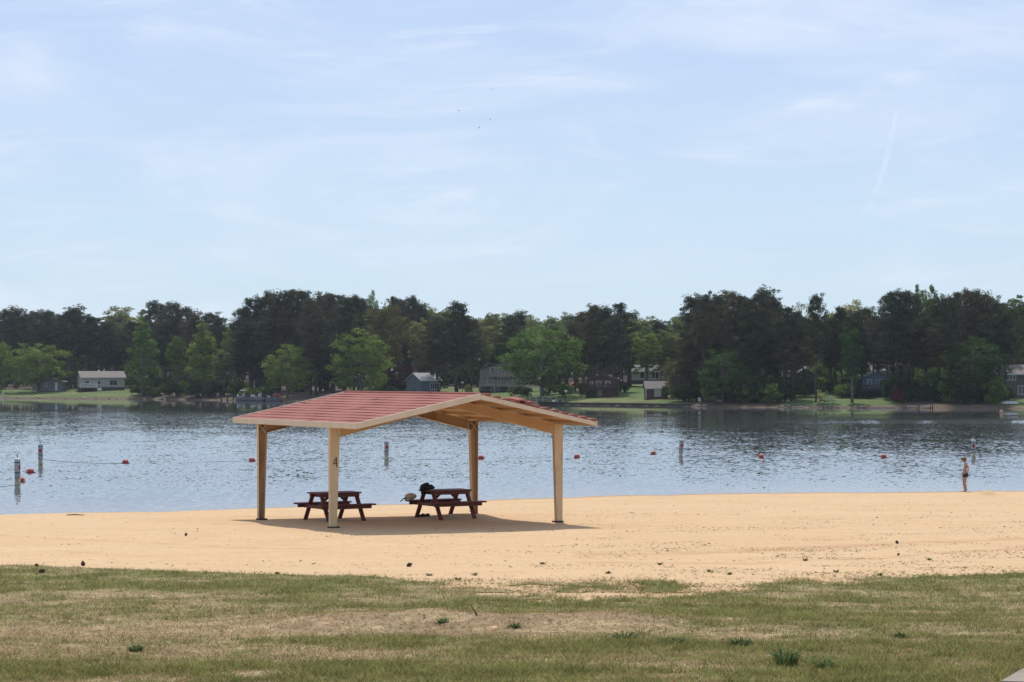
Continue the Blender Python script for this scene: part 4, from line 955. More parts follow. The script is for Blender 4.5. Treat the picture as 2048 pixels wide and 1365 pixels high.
tuft(1250, 1282, .09, .22, 90, 'wide dark grass tuft on the right shoulder of the mound', 6, (.075, .10, .042))
tuft(1350, 1290, .08, .24, 90, 'wide dark grass tuft right of the mound shoulder', 7, (.075, .10, .042))
tuft(1030, 1258, .07, .11, 60, 'green grass tuft on the crest of the mound', 8)
tuft(885, 1246, .06, .10, 50, 'small grass tuft on the left half of the mound', 9)
for i, (px, py) in enumerate([(858, 1150), (916, 1158), (949, 1149), (1216, 1146), (1420, 1142), (1858, 1119), (1610, 1120), (1672, 1143), (1085, 1127), (1460, 1148), (555, 1147), (1760, 1150), (1320, 1128)]):
    tuft(px, py + 2, .05, .09, 26, 'small green weed sprig growing in the sand before the lawn', 30 + i, (.075, .10, .03), 'weed sprigs in the sand')
p = at(953, 1234); mb = MB(); mb.tube([p + Vector((.01, 0, -.03)), p + Vector((0, 0, .03)), p + Vector((-.03, 0, .08)), p + Vector((-.075, 0, .145))], [.010, .010, .008, .004], 6)
tag(mb.build('stick', simple('stick_bark', (.05, .06, .03), None, 8, .9)), 'thin dark stick poking up behind the mound', 'stick')
p = at(150, 1032); mb = MB(); mb.tube([p + Vector((-.25, 0, .02)), p + Vector((0, .03, .035)), p + Vector((.28, -.02, .02))], [.014, .018, .010], 6)
tag(mb.build('driftwood', CONE), 'short dark driftwood stick at the left waterline', 'driftwood')
# ================================================================== THE CHILD AT THE WATER'S EDGE (facing left, head bowed, hands at the waist)
SKIN = simple('skin', (.42, .215, .15), (.36, .18, .125), 5, .5)
HAIR = simple('brown_hair', (.075, .035, .018), (.12, .06, .03), 14, .6, .5, 60)
TRUNKS = simple('black_swim_trunks', (.014, .016, .024), (.02, .022, .03), 8, .7)
pc = at(1930, 984); pc.z = float(gz(pc.x, pc.y))
kid = empty('person', pc, R(6), 'bare chested child in black swim trunks standing at the waterline with bowed head', 'person')
V = []; E = []; RAD = []
def vtx(p, r):
    V.append(p); RAD.append(r if isinstance(r, tuple) else (r, r)); return len(V) - 1
def chain(start, pts):
    i = start
    for p, r in pts:
        j = vtx(p, r); E.append((i, j)); i = j
    return i
pel = vtx((.005, 0, .665), (.098, .082))
wa = chain(pel, [((-.018, 0, .76), (.088, .070)), ((-.012, 0, .86), (.096, .074))])
ch = chain(wa, [((.018, 0, .965), (.104, .082)), ((.034, 0, 1.045), (.080, .066))])
nk = chain(ch, [((.022, 0, 1.10), (.043, .043)), ((-.008, 0, 1.145), (.038, .038))])
hd = chain(nk, [((-.038, 0, 1.185), (.060, .064)), ((-.050, 0, 1.235), (.080, .088)), ((-.042, 0, 1.285), (.056, .064))])
chin = chain(hd - 2, [((-.098, 0, 1.165), (.030, .030))])
nose = chain(hd - 1, [((-.128, 0, 1.222), (.028, .040)), ((-.146, 0, 1.205), (.011, .011))])
for s in (-1, 1):
    ear = chain(hd - 1, [((-.034, s * .072, 1.228), (.016, .012)), ((-.030, s * .086, 1.236), (.013, .008))])
    kn = chain(pel, [((.004, s * .062, .615), (.074, .070)), ((-.012, s * .070, .50), (.062, .060)), ((-.030, s * .072, .36), (.045, .045)), ((-.004, s * .074, .24), (.046, .044)), ((.022, s * .076, .11), (.030, .030)), ((.022, s * .076, .045), (.032, .032))])
    chain(kn, [((-.040, s * .080, .030), (.034, .022)), ((-.100, s * .084, .020), (.036, .016)), ((-.128, s * .086, .016), (.026, .012))]); chain(kn, [((.050, s * .076, .028), (.026, .024))])
    wr = chain(ch, [((.046, s * .085, 1.035), (.050, .046)), ((.058, s * .135, 1.010), (.044, .042)), ((.072, s * .158, .92), (.034, .034)), ((.066, s * .176, .825), (.029, .029)), ((-.004, s * .158, .765), (.028, .027)), ((-.066, s * .128, .715), (.020, .020))])
    pm = chain(wr, [((-.094, s * .112, .692), (.022, .014))])
    for k, (dy_, ln) in enumerate(((-.024, .040), (-.009, .048), (.006, .045), (.020, .036))):    # four fingers
        b = (-.112, s * (.104 + dy_ * .7), .678 - .003 * k)
        chain(pm, [(b, .0085), ((b[0] - ln * .45, b[1] - s * .006, b[2] - ln * .42), .0075), ((b[0] - ln * .50, b[1] - s * .014, b[2] - ln * .85), .006)])
    chain(pm, [((-.100, s * .086, .706), .009), ((-.122, s * .072, .700), .007)])                  # thumb
me = bpy.data.meshes.new('body'); me.from_pydata(V, E, [])
src = bpy.data.objects.new('body_src', me); COL.objects.link(src)
sk = src.modifiers.new('skin', 'SKIN'); sk.use_smooth_shade = True; sk.branch_smoothing = .6
for i, sv in enumerate(me.skin_vertices[0].data): sv.radius = RAD[i]; sv.use_root = (i == pel)
ss = src.modifiers.new('sub', 'SUBSURF'); ss.levels = 2; ss.render_levels = 2
dg = bpy.context.evaluated_depsgraph_get(); bm_ = bpy.data.meshes.new_from_object(src.evaluated_get(dg)); bpy.data.objects.remove(src)
bm_.name = 'body'; bm_.materials.clear(); bm_.materials.append(SKIN)
bm_.polygons.foreach_set('use_smooth', [True] * len(bm_.polygons))
body = bpy.data.objects.new('body', bm_); COL.objects.link(body); body.parent = kid
mb = MB()                                                                                         # hair: a thick cap with a fringe
bmh = bmesh.new(); bmesh.ops.create_icosphere(bmh, subdivisions=4, radius=1)
vs = []
for v in bmh.verts:
    p = v.co; k = 1 + .16 * (float(fbm(p.x * 5 + p.z * 3, p.y * 6 + p.z * 2, 77, 3)) - .5)
    vs.append(((p.x * .112) * k - .046, p.y * .098 * k, p.z * .098 * k + 1.252))
keep = [f for f in bmh.faces if (lambda q: q.z > -.20 - .0 * q.x or (q.x > .12 and q.z > -.72))(f.calc_center_median()) and not (f.calc_center_median().x < -.60 and f.calc_center_median().z < .12)]
fs = [tuple(v.index for v in f.verts) for f in keep]; bmh.free()
mb.add(vs, fs); h_ = mb.build('hair', HAIR, kid, True); sd_ = h_.modifiers.new('thick', 'SOLIDIFY'); sd_.thickness = .012; sd_.offset = -1
for s in (-1, 1):
    e_ = MB(); e_.blob((-.121, s * .030, 1.232), (.008, .011, .007), 2, 0); e_.build('eye', BLACK, kid, True)
m_ = MB(); m_.tube([(-.112, -.020, 1.186), (-.124, 0, 1.183), (-.112, .020, 1.186)], .005, 6); m_.build('mouth', simple('lips', (.30, .10, .09), None, 5, .5), kid, True)
mb = MB(); sg = 28                                                                                # trunks: waist ring to two short legs
rings = [(.735, -.010, .094, .112), (.70, -.002, .104, .124), (.655, .010, .112, .138), (.615, .010, .108, .146)]
vs = []
for z, cx, rx, ry in rings:
    for k in range(sg):
        a = 2 * math.pi * k / sg; ex = 1.08 if math.cos(a) > 0 else .95
        vs.append((cx + rx * ex * math.cos(a), ry * math.sin(a), z + (.012 * math.cos(a) if z > .7 else 0)))
fs = [(i * sg + k, i * sg + (k + 1) % sg, (i + 1) * sg + (k + 1) % sg, (i + 1) * sg + k) for i in range(len(rings) - 1) for k in range(sg)]
mb.add(vs, fs)
for s in (-1, 1): mb.tube([(.008, s * .068, .645), (.002, s * .070, .605), (-.004, s * .071, .570)], [.078, .084, .082], 20, False)
t_ = mb.build('swim_trunks', TRUNKS, kid, True); sd_ = t_.modifiers.new('thick', 'SOLIDIFY'); sd_.thickness = .005; sd_.offset = 1
# ================================================================== HOUSES ACROSS THE LAKE
def wallm(n, c): return simple(n, c, tuple(x * .88 for x in c), 1.2, .8, .3, 3, (.3, .3, 4))
W_GREY, W_BLUE, W_TAN, W_RED, W_CREAM, W_SLATE = wallm('grey_siding', (.34, .34, .31)), wallm('blue_grey_siding', (.10, .125, .15)), wallm('tan_siding', (.26, .23, .19)), wallm('red_brown_siding', (.10, .042, .036)), wallm('cream_siding', (.36, .33, .27)), wallm('dark_brown_siding', (.115, .10, .095))
W_SHED = wallm('blue_grey_shed_siding', (.12, .14, .155)); W_BLUE2 = wallm('blue_siding', (.10, .17, .24))
def roofm(n, c): return simple(n, c, tuple(x * .75 for x in c), 2.5, .9, .3, 8, (1, 3, 1))
R_GREY, R_BROWN, R_PALE, R_DARK = roofm('grey_shingles', (.16, .15, .14)), roofm('brown_shingles', (.20, .165, .145)), roofm('pale_shingles', (.33, .32, .31)), roofm('dark_shingles', (.07, .062, .058))
TRIM = simple('white_trim', (.62, .61, .58), None, 5, .6); RAILM = simple('tan_rail', (.27, .24, .20), None, 5, .7); DARKW = simple('dark_timber', (.045, .035, .03), None, 5, .85)
GLASS = simple('window_glass', (.012, .015, .018), (.02, .024, .028), 1, .12, spec=.6); FOUND = simple('dark_foundation', (.06, .055, .05), None, 3, .9); SHEETW = simple('white_sheet', (.44, .43, .39), None, 4, .7)
def window(par, x, z, w_, h_, y, face='front', fw=.07, mull=1):
    """glass pane with a white frame around it, on the front (-y) or a side wall"""
    def T(px_, d, pz): return (px_, y - d, pz) if face == 'front' else ((y + d, px_, pz) if face == 'right' else (y - d, px_, pz))
    def bx(mb, cx, cz, sx, sz, d, t):
        mb.box(T(cx, d, cz), (sx, t, sz) if face == 'front' else (t, sx, sz))
    g = MB(); bx(g, x, z, w_, h_, .02, .03); p = g.build('window', GLASS, par)
    f = MB()
    for s in (-1, 1): bx(f, x + s * (w_ / 2 + fw / 2), z, fw, h_ + 2 * fw, .035, .07); bx(f, x, z + s * (h_ / 2 + fw / 2), w_, fw, .034, .068)
    for k in range(1, mull): bx(f, x - w_ / 2 + w_ * k / mull, z, fw * .8, h_, .036, .05)
    f.build('frame', TRIM, p); return p
def gable_house(name, label, px, off, w_, d, h, rise, wm, rm, rz=0, ridge='x', over=.4, wins=(), base=.0, cat='house', found=0, doors=()):
    b = far_at(px, off); o = empty(name, b, rz, label, cat)
    mb = MB(); hw, hd = w_ / 2, d / 2
    if ridge == 'x': mb.prism([(-hd, base), (hd, base), (hd, base + h), (0, base + h + rise), (-hd, base + h)], 'x', -hw, hw)
    else: mb.prism([(-hw, base), (hw, base), (hw, base + h), (0, base + h + rise), (-hw, base + h)], 'y', -hd, hd)
    mb.build('wall', wm, o)
    rf = MB(); t = .16; hh = hd if ridge == 'x' else hw; sl = rise / hh; ez = base + h - over * sl + .02
    for s in (-1, 1):
        rf.prism([(0.002 * s, base + h + rise + .02), (s * (hh + over), ez), (s * (hh + over), ez + t), (0.002 * s, base + h + rise + .02 + t)], ridge, (-hw if ridge == 'x' else -hd) - over, (hw if ridge == 'x' else hd) + over)
    r_ = rf.build('roof', rm, o)
    e = MB()
    for s in (-1, 1):
        if ridge == 'x': e.box((0, s * (hd + over + .03), ez + t / 2), (w_ + 2 * over, .05, t + .06))
        else: e.box((s * (hw + over + .03), 0, ez + t / 2), (.05, d + 2 * over, t + .06))
    e.build('gutter', TRIM, r_)
    f = MB(); f.box((0, 0, (base + found) / 2 - .35), (w_ + .02, d + .02, base + found + .7)); f.build('foundation', FOUND, o)
    for wn in wins: window(o, *wn)
    for (x, z0, dw, dh, dm) in doors:
        q = MB(); q.box((x, -hd - .03, z0 + dh / 2), (dw, .06, dh)); dd = q.build('door', dm, o)
        k = MB(); k.blob((x + dw * .38, -hd - .09, z0 + dh * .48), (.05, .05, .05), 1, 0); k.build('handle', DARKW, dd)
    return o
def deck(par, x0, x1, y0, y1, z, dm, rm, posts=4, rail=1.0, name='deck', legs=True):
    mb = MB(); mb.box(((x0 + x1) / 2, (y0 + y1) / 2, z - .1), (x1 - x0, y1 - y0, .2)); d_ = mb.build(name, dm, par)
    if rail:
        r = MB()
        for (ax, ay, bx_, by) in ((x0 + .06, y0 + .06, x1 - .06, y0 + .06), (x0 + .06, y0 + .06, x0 + .06, y1), (x1 - .06, y0 + .06, x1 - .06, y1)):
            r.bar((ax, ay, z + rail), (bx_, by, z + rail), .08, .10, (0, 0, 1)); r.bar((ax, ay, z + .12), (bx_, by, z + .12), .06, .06)
            n = max(2, int(math.hypot(bx_ - ax, by - ay) / .22))
            for k in range(n + 1):
                t = k / n; r.box((ax + (bx_ - ax) * t, ay + (by - ay) * t, z + rail / 2), (.07 if k % 6 else .12, .07 if k % 6 else .12, rail))
        r.build('railing', rm, d_)
    if legs:
        for k in range(posts):
            q = MB(); q.box((x0 + .12 + (x1 - x0 - .24) * k / (posts - 1), y0 + .12, z / 2 - .4), (.16, .16, z + .4)); q.build('post', dm, d_)
    return d_
# --- left: shed, fence, ranch house
gable_house('garden_shed', 'blue grey garden shed with a low gable and white door on the left lawn', 108, 21, 4.7, 3.4, 2.1, .75, W_SHED, R_GREY, R(-6), 'y', .25, [(-1.3, 1.35, .6, .6, -1.7)], cat='shed', doors=[(1.1, .1, .55, 1.9, TRIM)])
fb = far_at(79, 24); fe = empty('wooden_fence', fb, 0, 'short weathered wooden fence beside the blue grey shed', 'fence'); mb = MB()
for k in range(16): mb.box((-1.5 + k * .2, 0, .8), (.18, .03, 1.7 + .05 * (k % 3)))
mb.build('boards', RAILM, fe); mb = MB(); mb.box((0, .05, .4), (3.2, .05, .1)); mb.box((0, .05, 1.3), (3.2, .05, .1)); mb.build('rails', DARKW, fe)
ranch = gable_house('ranch_house', 'long grey ranch house with a white deck on the left shore', 202, 24, 9.6, 6.0, 2.5, 1.25, W_GREY, R_BROWN, R(20), 'x', .35, [(-3.6, 1.75, 1.0, .9, -3.0), (-.9, 1.8, .6, .7, -3.0), (2.3, 1.75, 1.6, 1.1, -3.0, 'front', .07, 2), (-.9, 1.7, .55, 1.1, 4.8, 'right'), (1.2, 1.7, .55, 1.1, 4.8, 'right')], .45, found=.3)
deck(ranch, -5.2, -1.6, -5.0, -3.05, .62, DARKW, TRIM, 3, .95)
mb = MB(); mb.box((-1.1, -4.4, .32), (.9, .8, .6)); mb.box((-1.1, -4.9, .16), (.9, .3, .32)); mb.build('steps', TRIM, ranch)
# --- centre: small blue grey house, balcony house
sm = gable_house('garden_house', 'small blue grey house with a pale roof and white window row', 847, 22, 4.6, 4.6, 2.3, 1.25, W_BLUE, R_PALE, R(38), 'x', .25, [(.9, 1.35, 1.9, 1.15, -2.3, 'front', .09, 4)], .15)
mb = MB(); mb.box((2.33, .6, .7), (.05, .5, .8)); mb.build('vent_panel', TRIM, sm)
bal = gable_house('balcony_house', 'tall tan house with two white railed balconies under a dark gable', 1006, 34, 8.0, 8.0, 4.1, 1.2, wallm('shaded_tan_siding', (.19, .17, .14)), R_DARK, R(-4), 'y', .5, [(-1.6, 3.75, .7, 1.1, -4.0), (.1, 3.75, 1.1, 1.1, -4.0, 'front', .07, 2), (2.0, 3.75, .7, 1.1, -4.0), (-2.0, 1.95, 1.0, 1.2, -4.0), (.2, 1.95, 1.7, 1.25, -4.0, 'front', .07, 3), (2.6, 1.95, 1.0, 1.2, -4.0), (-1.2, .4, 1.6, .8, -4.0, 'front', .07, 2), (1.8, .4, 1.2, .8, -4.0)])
deck(bal, -2.5, 3.9, -5.4, -4.05, 2.85, RAILM, RAILM, 3, .8, 'balcony', False); deck(bal, -4.0, 7.4, -6.2, -4.05, 1.05, RAILM, RAILM, 5, .8, 'balcony')
# --- centre right: red brown house, little red shed, beige house
rb = gable_house('lake_cottage', 'dark red brown two storey cottage with a shallow gable near the water', 1206, 17, 5.4, 5.0, 2.75, .85, W_RED, R_DARK, R(-5), 'y', .4, [(-.6, 2.15, .7, .7, -2.5), (.9, 2.15, .7, .7, -2.5), (-1.8, 2.2, .4, .45, -2.5)], cat='cottage', doors=[(-.5, .05, .8, 1.45, RAILM)])
deck(rb, -2.7, 2.7, -3.3, -2.52, 1.4, DARKW, DARKW, 4, .6, 'balcony')
rs = gable_house('boat_shed', 'little dark red shed with a grey roof and a white door panel', 1312, 13, 3.6, 2.8, 1.75, .95, W_RED, R_BROWN, R(3), 'x', .25, cat='shed')
mb = MB(); mb.box((.1, -1.43, .95), (1.15, .06, 1.25)); mb.build('door', SHEETW, rs)
mb = MB(); mb.box((-1.81, -1.41, .9), (.12, .04, 1.7)); mb.build('corner_trim', TRIM, rs)
gable_house('beige_house', 'beige house with a pale grey roof set back on the hillside', 1300, 88, 8.4, 6, 2.1, 1.1, W_CREAM, R_GREY, R(5), 'x', .4, [(-2.0, 1.6, .8, 1.1, -3.0, 'front', .12), (.6, 1.6, 1.3, 1.2, -3.0, 'front', .14, 2), (3.0, 1.6, 1.2, 1.2, -3.0, 'front', .12, 2)], .3, found=.3)
# --- right: grey house in the trees, blue house, pale roofed house behind, brown house
gable_house('grey_cottage', 'shadowed grey cottage half hidden by pines right of the tall stand', 1592, 30, 4.8, 5, 2.6, 1.1, W_BLUE, R_GREY, R(24), 'y', .35, [(-.8, 1.6, .8, 1.0, -2.5)], .2, 'cottage')
gable_house('hidden_house', 'house with only its pale roof showing high behind the tall pine trunks', 1588, 62, 5.0, 5, 2.2, 1.1, W_TAN, R_BROWN, R(0), 'x', .4, [(0, 1.6, 1.2, 1.0, -2.5)], .3)
bl = gable_house('blue_house', 'blue gabled house raised on a dark deck on the right shore', 1752, 24, 4.4, 5.5, 1.9, .8, W_BLUE2, R_GREY, R(-8), 'y', .3, [(-1.1, 1.95, .6, 1.1, -2.75, 'front', .08), (.5, 1.95, .9, 1.1, -2.75, 'front', .08, 2)], .95)
deck(bl, -5.6, 2.2, -4.6, -2.8, .98, DARKW, DARKW, 7, .75)
mb = MB(); mb.prism([(-5.6, 2.75), (-2.25, 3.0), (-2.25, 3.1), (-5.6, 2.85)], 'y', -4.4, 1.5); mb.build('porch_roof', R_GREY, bl)
mb = MB(); mb.box((-3.95, 0, 1.3), (3.3, 3.0, 2.6)); mb.build('porch_wall', FOUND, bl)
gable_house('roofed_house', 'house behind the blue one showing its broad pale pinkish roof', 1766, 60, 5.0, 6, 2.6, 1.6, W_TAN, roofm('pinkish_shingles', (.33, .29, .27)), R(4), 'x', .4, [(1.5, 1.9, 1.2, 1.0, -3.0)], .4)
gable_house('brown_house', 'dark brown two storey house with white window rows at the right edge', 2036, 22, 8.4, 6, 3.6, 1.2, W_SLATE, R_BROWN, R(-3), 'x', .5, [(-1.9, 3.0, 1.9, .75, -3.0, 'front', .09, 4), (.3, 1.05, 1.6, 1.2, -3.0, 'front', .09, 3), (2.6, 3.0, 1.4, .8, -3.0, 'front', .09, 2)])
# --- docks, boats and small things on the far shore
HULL = simple('pontoon_metal', (.10, .105, .115), None, 4, .5, metal=.6); VINYL = simple('white_vinyl', (.52, .52, .50), None, 4, .5); CANVAS = simple('red_canvas', (.28, .04, .045), None, 4, .8); GREYC = simple('grey_canvas', (.14, .15, .17), None, 4, .8)
def pontoon(px, rz, ln, label, canvas=None, tower=False):
    b = far_at(px, -2.2); b.z = 0; o = empty('pontoon_boat', b, rz, label, 'boat', 'pontoon boats moored on the left shore'); w_ = 1.9
    for s in (-1, 1):
        mb = MB(); mb.tube([(-ln / 2, s * .8, .16), (ln / 2 - .6, s * .8, .16), (ln / 2 - .2, s * .8, .22), (ln / 2, s * .8, .30)], [.28, .28, .2, .05], 12); mb.build('pontoon', HULL, o, True)
    mb = MB(); mb.box((0, 0, .48), (ln, w_, .10)); mb.build('deck', GREYC, o)
    mb = MB()
    for s in (-1, 1):
        mb.box((0, s * (w_ / 2 - .05), .66), (ln - .5, .035, .16)); mb.box((0, s * (w_ / 2 - .05), 1.0), (ln - .4, .05, .05))
        for k in range(5): mb.box((-ln / 2 + .25 + (ln - .5) * k / 4, s * (w_ / 2 - .05), .78), (.05, .05, .44))
    for s in (-1, 1): mb.box((s * (ln / 2 - .22), 0, .66), (.035, w_ - .1, .16)); mb.box((s * (ln / 2 - .22), 0, 1.0), (.05, w_ - .1, .05))
    mb.build('railing', HULL, o)
    mb = MB(); mb.box((-ln * .3, 0, .75), (.6, 1.6, .44)); mb.box((-ln * .3 - .3, 0, 1.05), (.14, 1.6, .4)); mb.build('seat', VINYL, o, bevel=.04)
    mb = MB(); mb.box((ln * .02, .45, .95), (.5, .6, .85)); mb.box((ln * .02 + .2, .45, 1.5), (.05, .6, .35)); mb.build('console', VINYL, o, bevel=.03)
    if canvas: mb = MB(); mb.blob((ln * .18, 0, 1.12), (ln * .26, w_ * .44, .32), 3, .15, 2, 5); mb.build('cover', canvas, o, True)
    if tower:
        mb = MB()
        for sx in (-.55, .35):
            for s in (-1, 1): mb.tube([(sx, s * .8, 1.05), (sx * .7, s * .7, 2.0)], .03, 6)
        mb.build('bimini_frame', HULL, o); mb = MB(); mb.box((-.07, 0, 2.05), (1.1, 1.6, .16)); mb.build('bimini_top', VINYL, o, bevel=.05)
    return o
pontoon(487, R(15), 2.8, 'pontoon boat with a raised white top, leftmost of the moored boats', None, True); pontoon(517, R(-20), 3.2, 'pontoon boat with white seats, middle of the moored boats'); pontoon(548, R(8), 3.2, 'pontoon boat under a red cover nearest the pavilion roof', CANVAS)
def dock(px, off, ln, w_, z, label, rz=0, posts=4, rail=False, white=False):
    b = far_at(px, off); b.z = 0; o = empty('boat_dock', b, rz, label, 'dock'); m = SHEETW if white else RAILM
    mb = MB(); n = int(ln / .25)
    for k in range(n): mb.box((-ln / 2 + ln * (k + .5) / n, 0, z), (ln / n - .02, w_, .07))
    mb.build('planks', m, o)
    for k in range(posts):
        for s in (-1, 1):
            q = MB(); q.tube([(-ln / 2 + .1 + (ln - .2) * k / (posts - 1), s * (w_ / 2 + .08), -1), (-ln / 2 + .1 + (ln - .2) * k / (posts - 1), s * (w_ / 2 + .08), z + (1.0 if rail else .25))], .08, 8); q.build('post', DARKW if not rail else RAILM, o)
    if rail:
        mb = MB()
        for s in (-1, 1):
            for zz in (.5, .95): mb.box((0, s * (w_ / 2 + .08), z + zz), (ln, .07, .09))
        mb.build('railing', RAILM, o)
    return o
dock(1086, -1.5, 4.6, 2.0, .35, 'railed wooden dock on the far shore under the massive round tree', R(4), 5, True)
dock(1836, -1.0, 4.2, 1.2, .32, 'low white boat dock on the far shore left of the dark oak', R(2), 3, False, True)
dock(455, -1.0, 2.6, 1.0, .40, 'low wooden dock left of the moored pontoon boats', R(0), 3)
b = far_at(1098, -3.4); b.z = 0; o = empty('motor_boat', b, R(170), 'small dark motor boat moored beside the railed dock', 'boat')
mb = MB(); st = [(-1.7, .62, .5), (-.6, .75, .5), (.6, .68, .55), (1.3, .42, .62), (1.8, .03, .72)]; vs = []
for x, hw, zt in st: vs += [(x, -hw, zt), (x, -hw * .6, -.1), (x, 0, -.2), (x, hw * .6, -.1), (x, hw, zt)]
mb.add(vs, [(i * 5 + k, i * 5 + k + 1, i * 5 + 6 + k, i * 5 + 5 + k) for i in range(4) for k in range(4)] + [(0, 1, 2, 3, 4)] + [(i * 5, i * 5 + 5, i * 5 + 9, i * 5 + 4) for i in range(4)]); mb.build('hull', DARKW, o)
mb = MB(); mb.box((-.1, 0, .8), (.06, 1.0, .45)); mb.build('windscreen', GLASS, o); mb = MB(); mb.box((-1.85, 0, .65), (.3, .3, .6)); mb.build('outboard_motor', BLACK, o, bevel=.05); mb = MB(); mb.box((-.8, 0, .62), (.5, 1.0, .3)); mb.build('seat', VINYL, o, bevel=.04)
b = far_at(2019, 3); o = empty('rowing_boat', b + Vector((0, 0, .12)), R(8), 'white rowing boat turned upside down on the bank below the brown house', 'boat')
mb = MB(); vs = []
for x, hw, zt in [(-1.2, .35, .30), (-.6, .55, .40), (.2, .58, .42), (.9, .35, .36), (1.35, .03, .2)]: vs += [(x, -hw, 0), (x, -hw * .75, zt * .75), (x, 0, zt), (x, hw * .75, zt * .75), (x, hw, 0)]
mb.add(vs, [(i * 5 + k, i * 5 + k + 1, i * 5 + 6 + k, i * 5 + 5 + k) for i in range(4) for k in range(4)] + [(0, 1, 2, 3, 4)]); mb.build('hull', SHEETW, o, True); mb = MB(); mb.box((0, 0, .44), (2.0, .05, .05)); mb.build('keel', RAILM, o)
def lamp(px, off, h, label, name='lamp_post'):
    b = far_at(px, off); o = empty(name, b, 0, label, 'lamp post')
    mb = MB(); mb.tube([(0, 0, -.2), (0, 0, h)], [.06, .045], 8); mb.build('pole', DARKW, o); mb = MB(); mb.lathe([(.08, h), (.24, h + .12), (.26, h + .3), (.15, h + .44), (.02, h + .48)], seg=12); mb.build('lamp_head', SHEETW, o, True)
lamp(925, 16, 2.1, 'short lamp post with a white globe on the lawn left of the balcony house'); lamp(958, 30, 5.7, 'tall lamp post with a white head beside the dark gable of the balcony house'); lamp(1132, 2, 1.5, 'low post with a white lamp on the waterside lawn left of the red brown cottage')
b = far_at(264, 8); o = empty('utility_pole', b, 0, 'dark thin pole standing right of the ranch house', 'pole'); mb = MB(); mb.tube([(0, 0, -.2), (0, 0, 3.6)], .06, 8); mb.build('pole', DARKW, o); mb = MB(); mb.box((0, 0, 3.5), (.6, .06, .08)); mb.build('crossarm', DARKW, o)
def pole_box(px, off, z, label):
    b = far_at(px, off); b.z = max(b.z, -.2); o = empty('bird_house', b, 0, label, 'bird house')
    mb = MB(); mb.tube([(0, 0, -.8), (0, 0, z)], .05, 6); mb.build('pole', RAILM, o); mb = MB(); mb.box((0, 0, z + .2), (.42, .4, .42)); mb.build('box', SHEETW, o)
    mb = MB(); mb.prism([(-.28, z + .40), (.28, z + .40), (0, z + .62)], 'y', -.25, .25); mb.build('roof', SHEETW, o)
pole_box(1399, -.6, .9, 'white bird house on a post at the water left of the right willow')
WMARK = simple('white_marker', (.55, .55, .52), None, 5, .6)
b = far_at(6, -2); b.z = 0; o = empty('channel_marker', b, 0, 'thin white marker post in the water at the far left', 'marker post'); mb = MB(); mb.tube([(0, 0, -.5), (0, 0, 1.25)], .11, 10); mb.build('pole', WMARK, o); mb = MB(); mb.lathe([(.13, 1.22), (.13, 1.30), (.02, 1.36)], seg=10); mb.build('cap', WMARK, o)
b = at_water(2003, 827); o = empty('mooring_buoy', b, 0, 'small pinkish mooring buoy on the water below the brown house', 'buoy'); mb = MB(); mb.lathe([(.02, -.2), (.2, -.1), (.26, .08), (.2, .3), (.08, .42), (.02, .46)], seg=14); mb.build('float_body', simple('pink_float', (.50, .25, .20), None, 4, .5), o, True); mb = MB(); mb.tube([(0, 0, .45), (0, 0, .6)], .03, 6); mb.build('lifting_eye', DARKW, o)
def garden_chair(px, off, m, rz, label):
    b = far_at(px, off); o = empty('garden_chair', b, rz, label, 'garden chair', 'garden chairs on the right shore')
    mb = MB(); mb.bar((0, -.35, .42), (0, .25, .30), .56, .04); mb.build('seat', m, o); mb = MB()
    for k in range(5): mb.bar((-.24 + .12 * k, .22, .30), (-.26 + .13 * k, .55, 1.0), .10, .03, (1, 0, 0))
    mb.build('backrest', m, o)
    for s in (-1, 1):
        mb = MB(); mb.box((s * .33, -.05, .60), (.12, .75, .035)); mb.build('armrest', m, o)
        for y in (-.35, .25): mb = MB(); mb.box((s * .30, y, .29), (.05, .09, .58)); mb.build('leg', m, o)
garden_chair(1643, 5, CANVAS, R(10), 'red garden chair on the grass by the right shore'); garden_chair(1653, 4, simple('green_paint', (.03, .11, .06), None, 4, .6), R(-10), 'green garden chair on the grass beside the red one'); garden_chair(1665, 5, SHEETW, R(20), 'white garden chair right of the green one on the shore')
# red car glimpsed up the slope
b = far_at(1156, 40); o = empty('parked_car', b, R(8), 'red car parked under the trees left of the red brown cottage', 'car'); CARP = simple('red_car_paint', (.42, .05, .06), None, 3, .3)
mb = MB(); mb.prism([(-2.1, .35), (2.1, .35), (2.15, .75), (1.3, .92), (.7, 1.38), (-.9, 1.40), (-1.6, .98), (-2.15, .88)], 'y', -.85, .85); mb.build('body', CARP, o, bevel=.06)
mb = MB(); mb.prism([(1.12, .95), (.66, 1.32), (-.86, 1.33), (-1.42, 1.0)], 'y', -.87, .87); mb.build('window', GLASS, o)
for x in (-1.35, 1.35):
    for s in (-1, 1): mb = MB(); mb.lathe([(.05, -.1), (.32, -.1), (.34, 0), (.32, .1), (.05, .1)], seg=16); mb.v = [(v[0], v[2], v[1]) for v in mb.v]; wq = mb.build('wheel', BLACK, o, True); wq.location = (x, s * .82, .34)
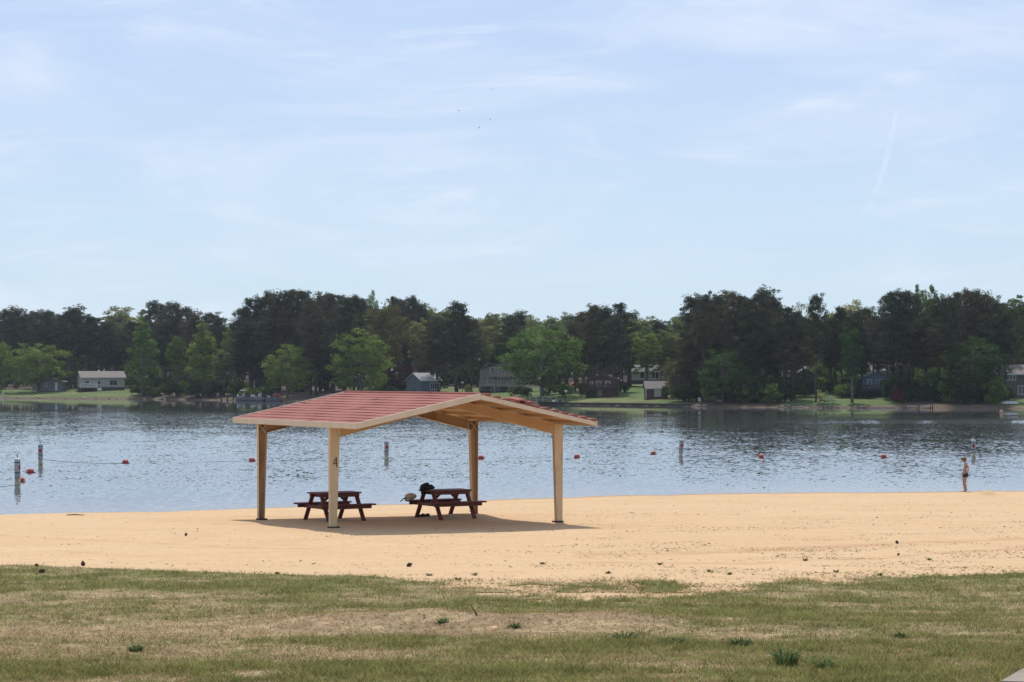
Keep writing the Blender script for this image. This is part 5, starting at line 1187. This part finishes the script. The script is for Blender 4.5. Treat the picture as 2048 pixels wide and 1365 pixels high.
# retaining edge and shoreline stones
EDGE = simple('dark_timber_wall', (.05, .045, .04), None, 3, .9); STONE = simple('shore_stone', (.34, .28, .23), (.22, .17, .13), 5, .9, .6, 12)
mb = MB(); prev = None
for px in range(1120, 1400, 14):
    b = far_at(px, -.15)
    if prev is not None: mb.bar(Vector((prev.x, prev.y, .14)), Vector((b.x, b.y, .14)), .25, .55, (0, 0, 1))
    prev = b
tag(mb.build('retaining_wall', EDGE), 'low dark timber wall holding the lawn edge in front of the cottages', 'wall')
mb = MB(); prev = None
for px in range(1738, 1802, 10):
    b = far_at(px, -.3)
    if prev is not None: mb.bar(Vector((prev.x, prev.y, .12)), Vector((b.x, b.y, .12)), .5, .22, (0, 0, 1))
    prev = b
tag(mb.build('sea_wall', simple('pale_sea_wall', (.42, .30, .24), None, 3, .9)), 'pale pinkish kerb along the water left of the white dock', 'wall')
rg = random.Random(8)
def stones(rng, n, label, group):
    for i in range(n):
        b = far_at(rg.uniform(*rng), rg.uniform(-.6, .8)); mb = MB(); r = rg.uniform(.14, .36); mb.blob((0, 0, 0), (r, r * .8, r * .6), 2, .3, 2.5, i); o = mb.build('shore_rock', STONE, None, False); o.location = (b.x, b.y, max(b.z, .05) + .05); tag(o, label, 'rock', group)
stones((0, 330), 26, 'pale rock along the bank below the ranch house lawn', 'rocks along the left bank')
stones((1380, 1440), 8, 'pale rock at the waterline by the white bird house', 'rocks by the bird house')
stones((1560, 1740), 22, 'rock at the waterline below the garden chairs', 'rocks below the garden chairs')

# ================================================================== HAZE over the lake
mb = MB(); mb.box((0, 1250, 17.5), (4400, 4300, 44)); hz_ = mb.build('haze', bpy.data.materials.new('haze_air')); tag(hz_, 'thin pale summer haze over the lake', 'haze', kind='stuff')
nt = nt_of(hz_.data.materials[0]); o_ = N(nt, 'ShaderNodeOutputMaterial'); v_ = N(nt, 'ShaderNodeVolumePrincipled', Density=HAZE_D); v_.inputs['Color'].default_value = (.80, .88, 1.0, 1); v_.inputs['Anisotropy'].default_value = .3
L(nt, v_.outputs[0], o_.inputs['Volume'])
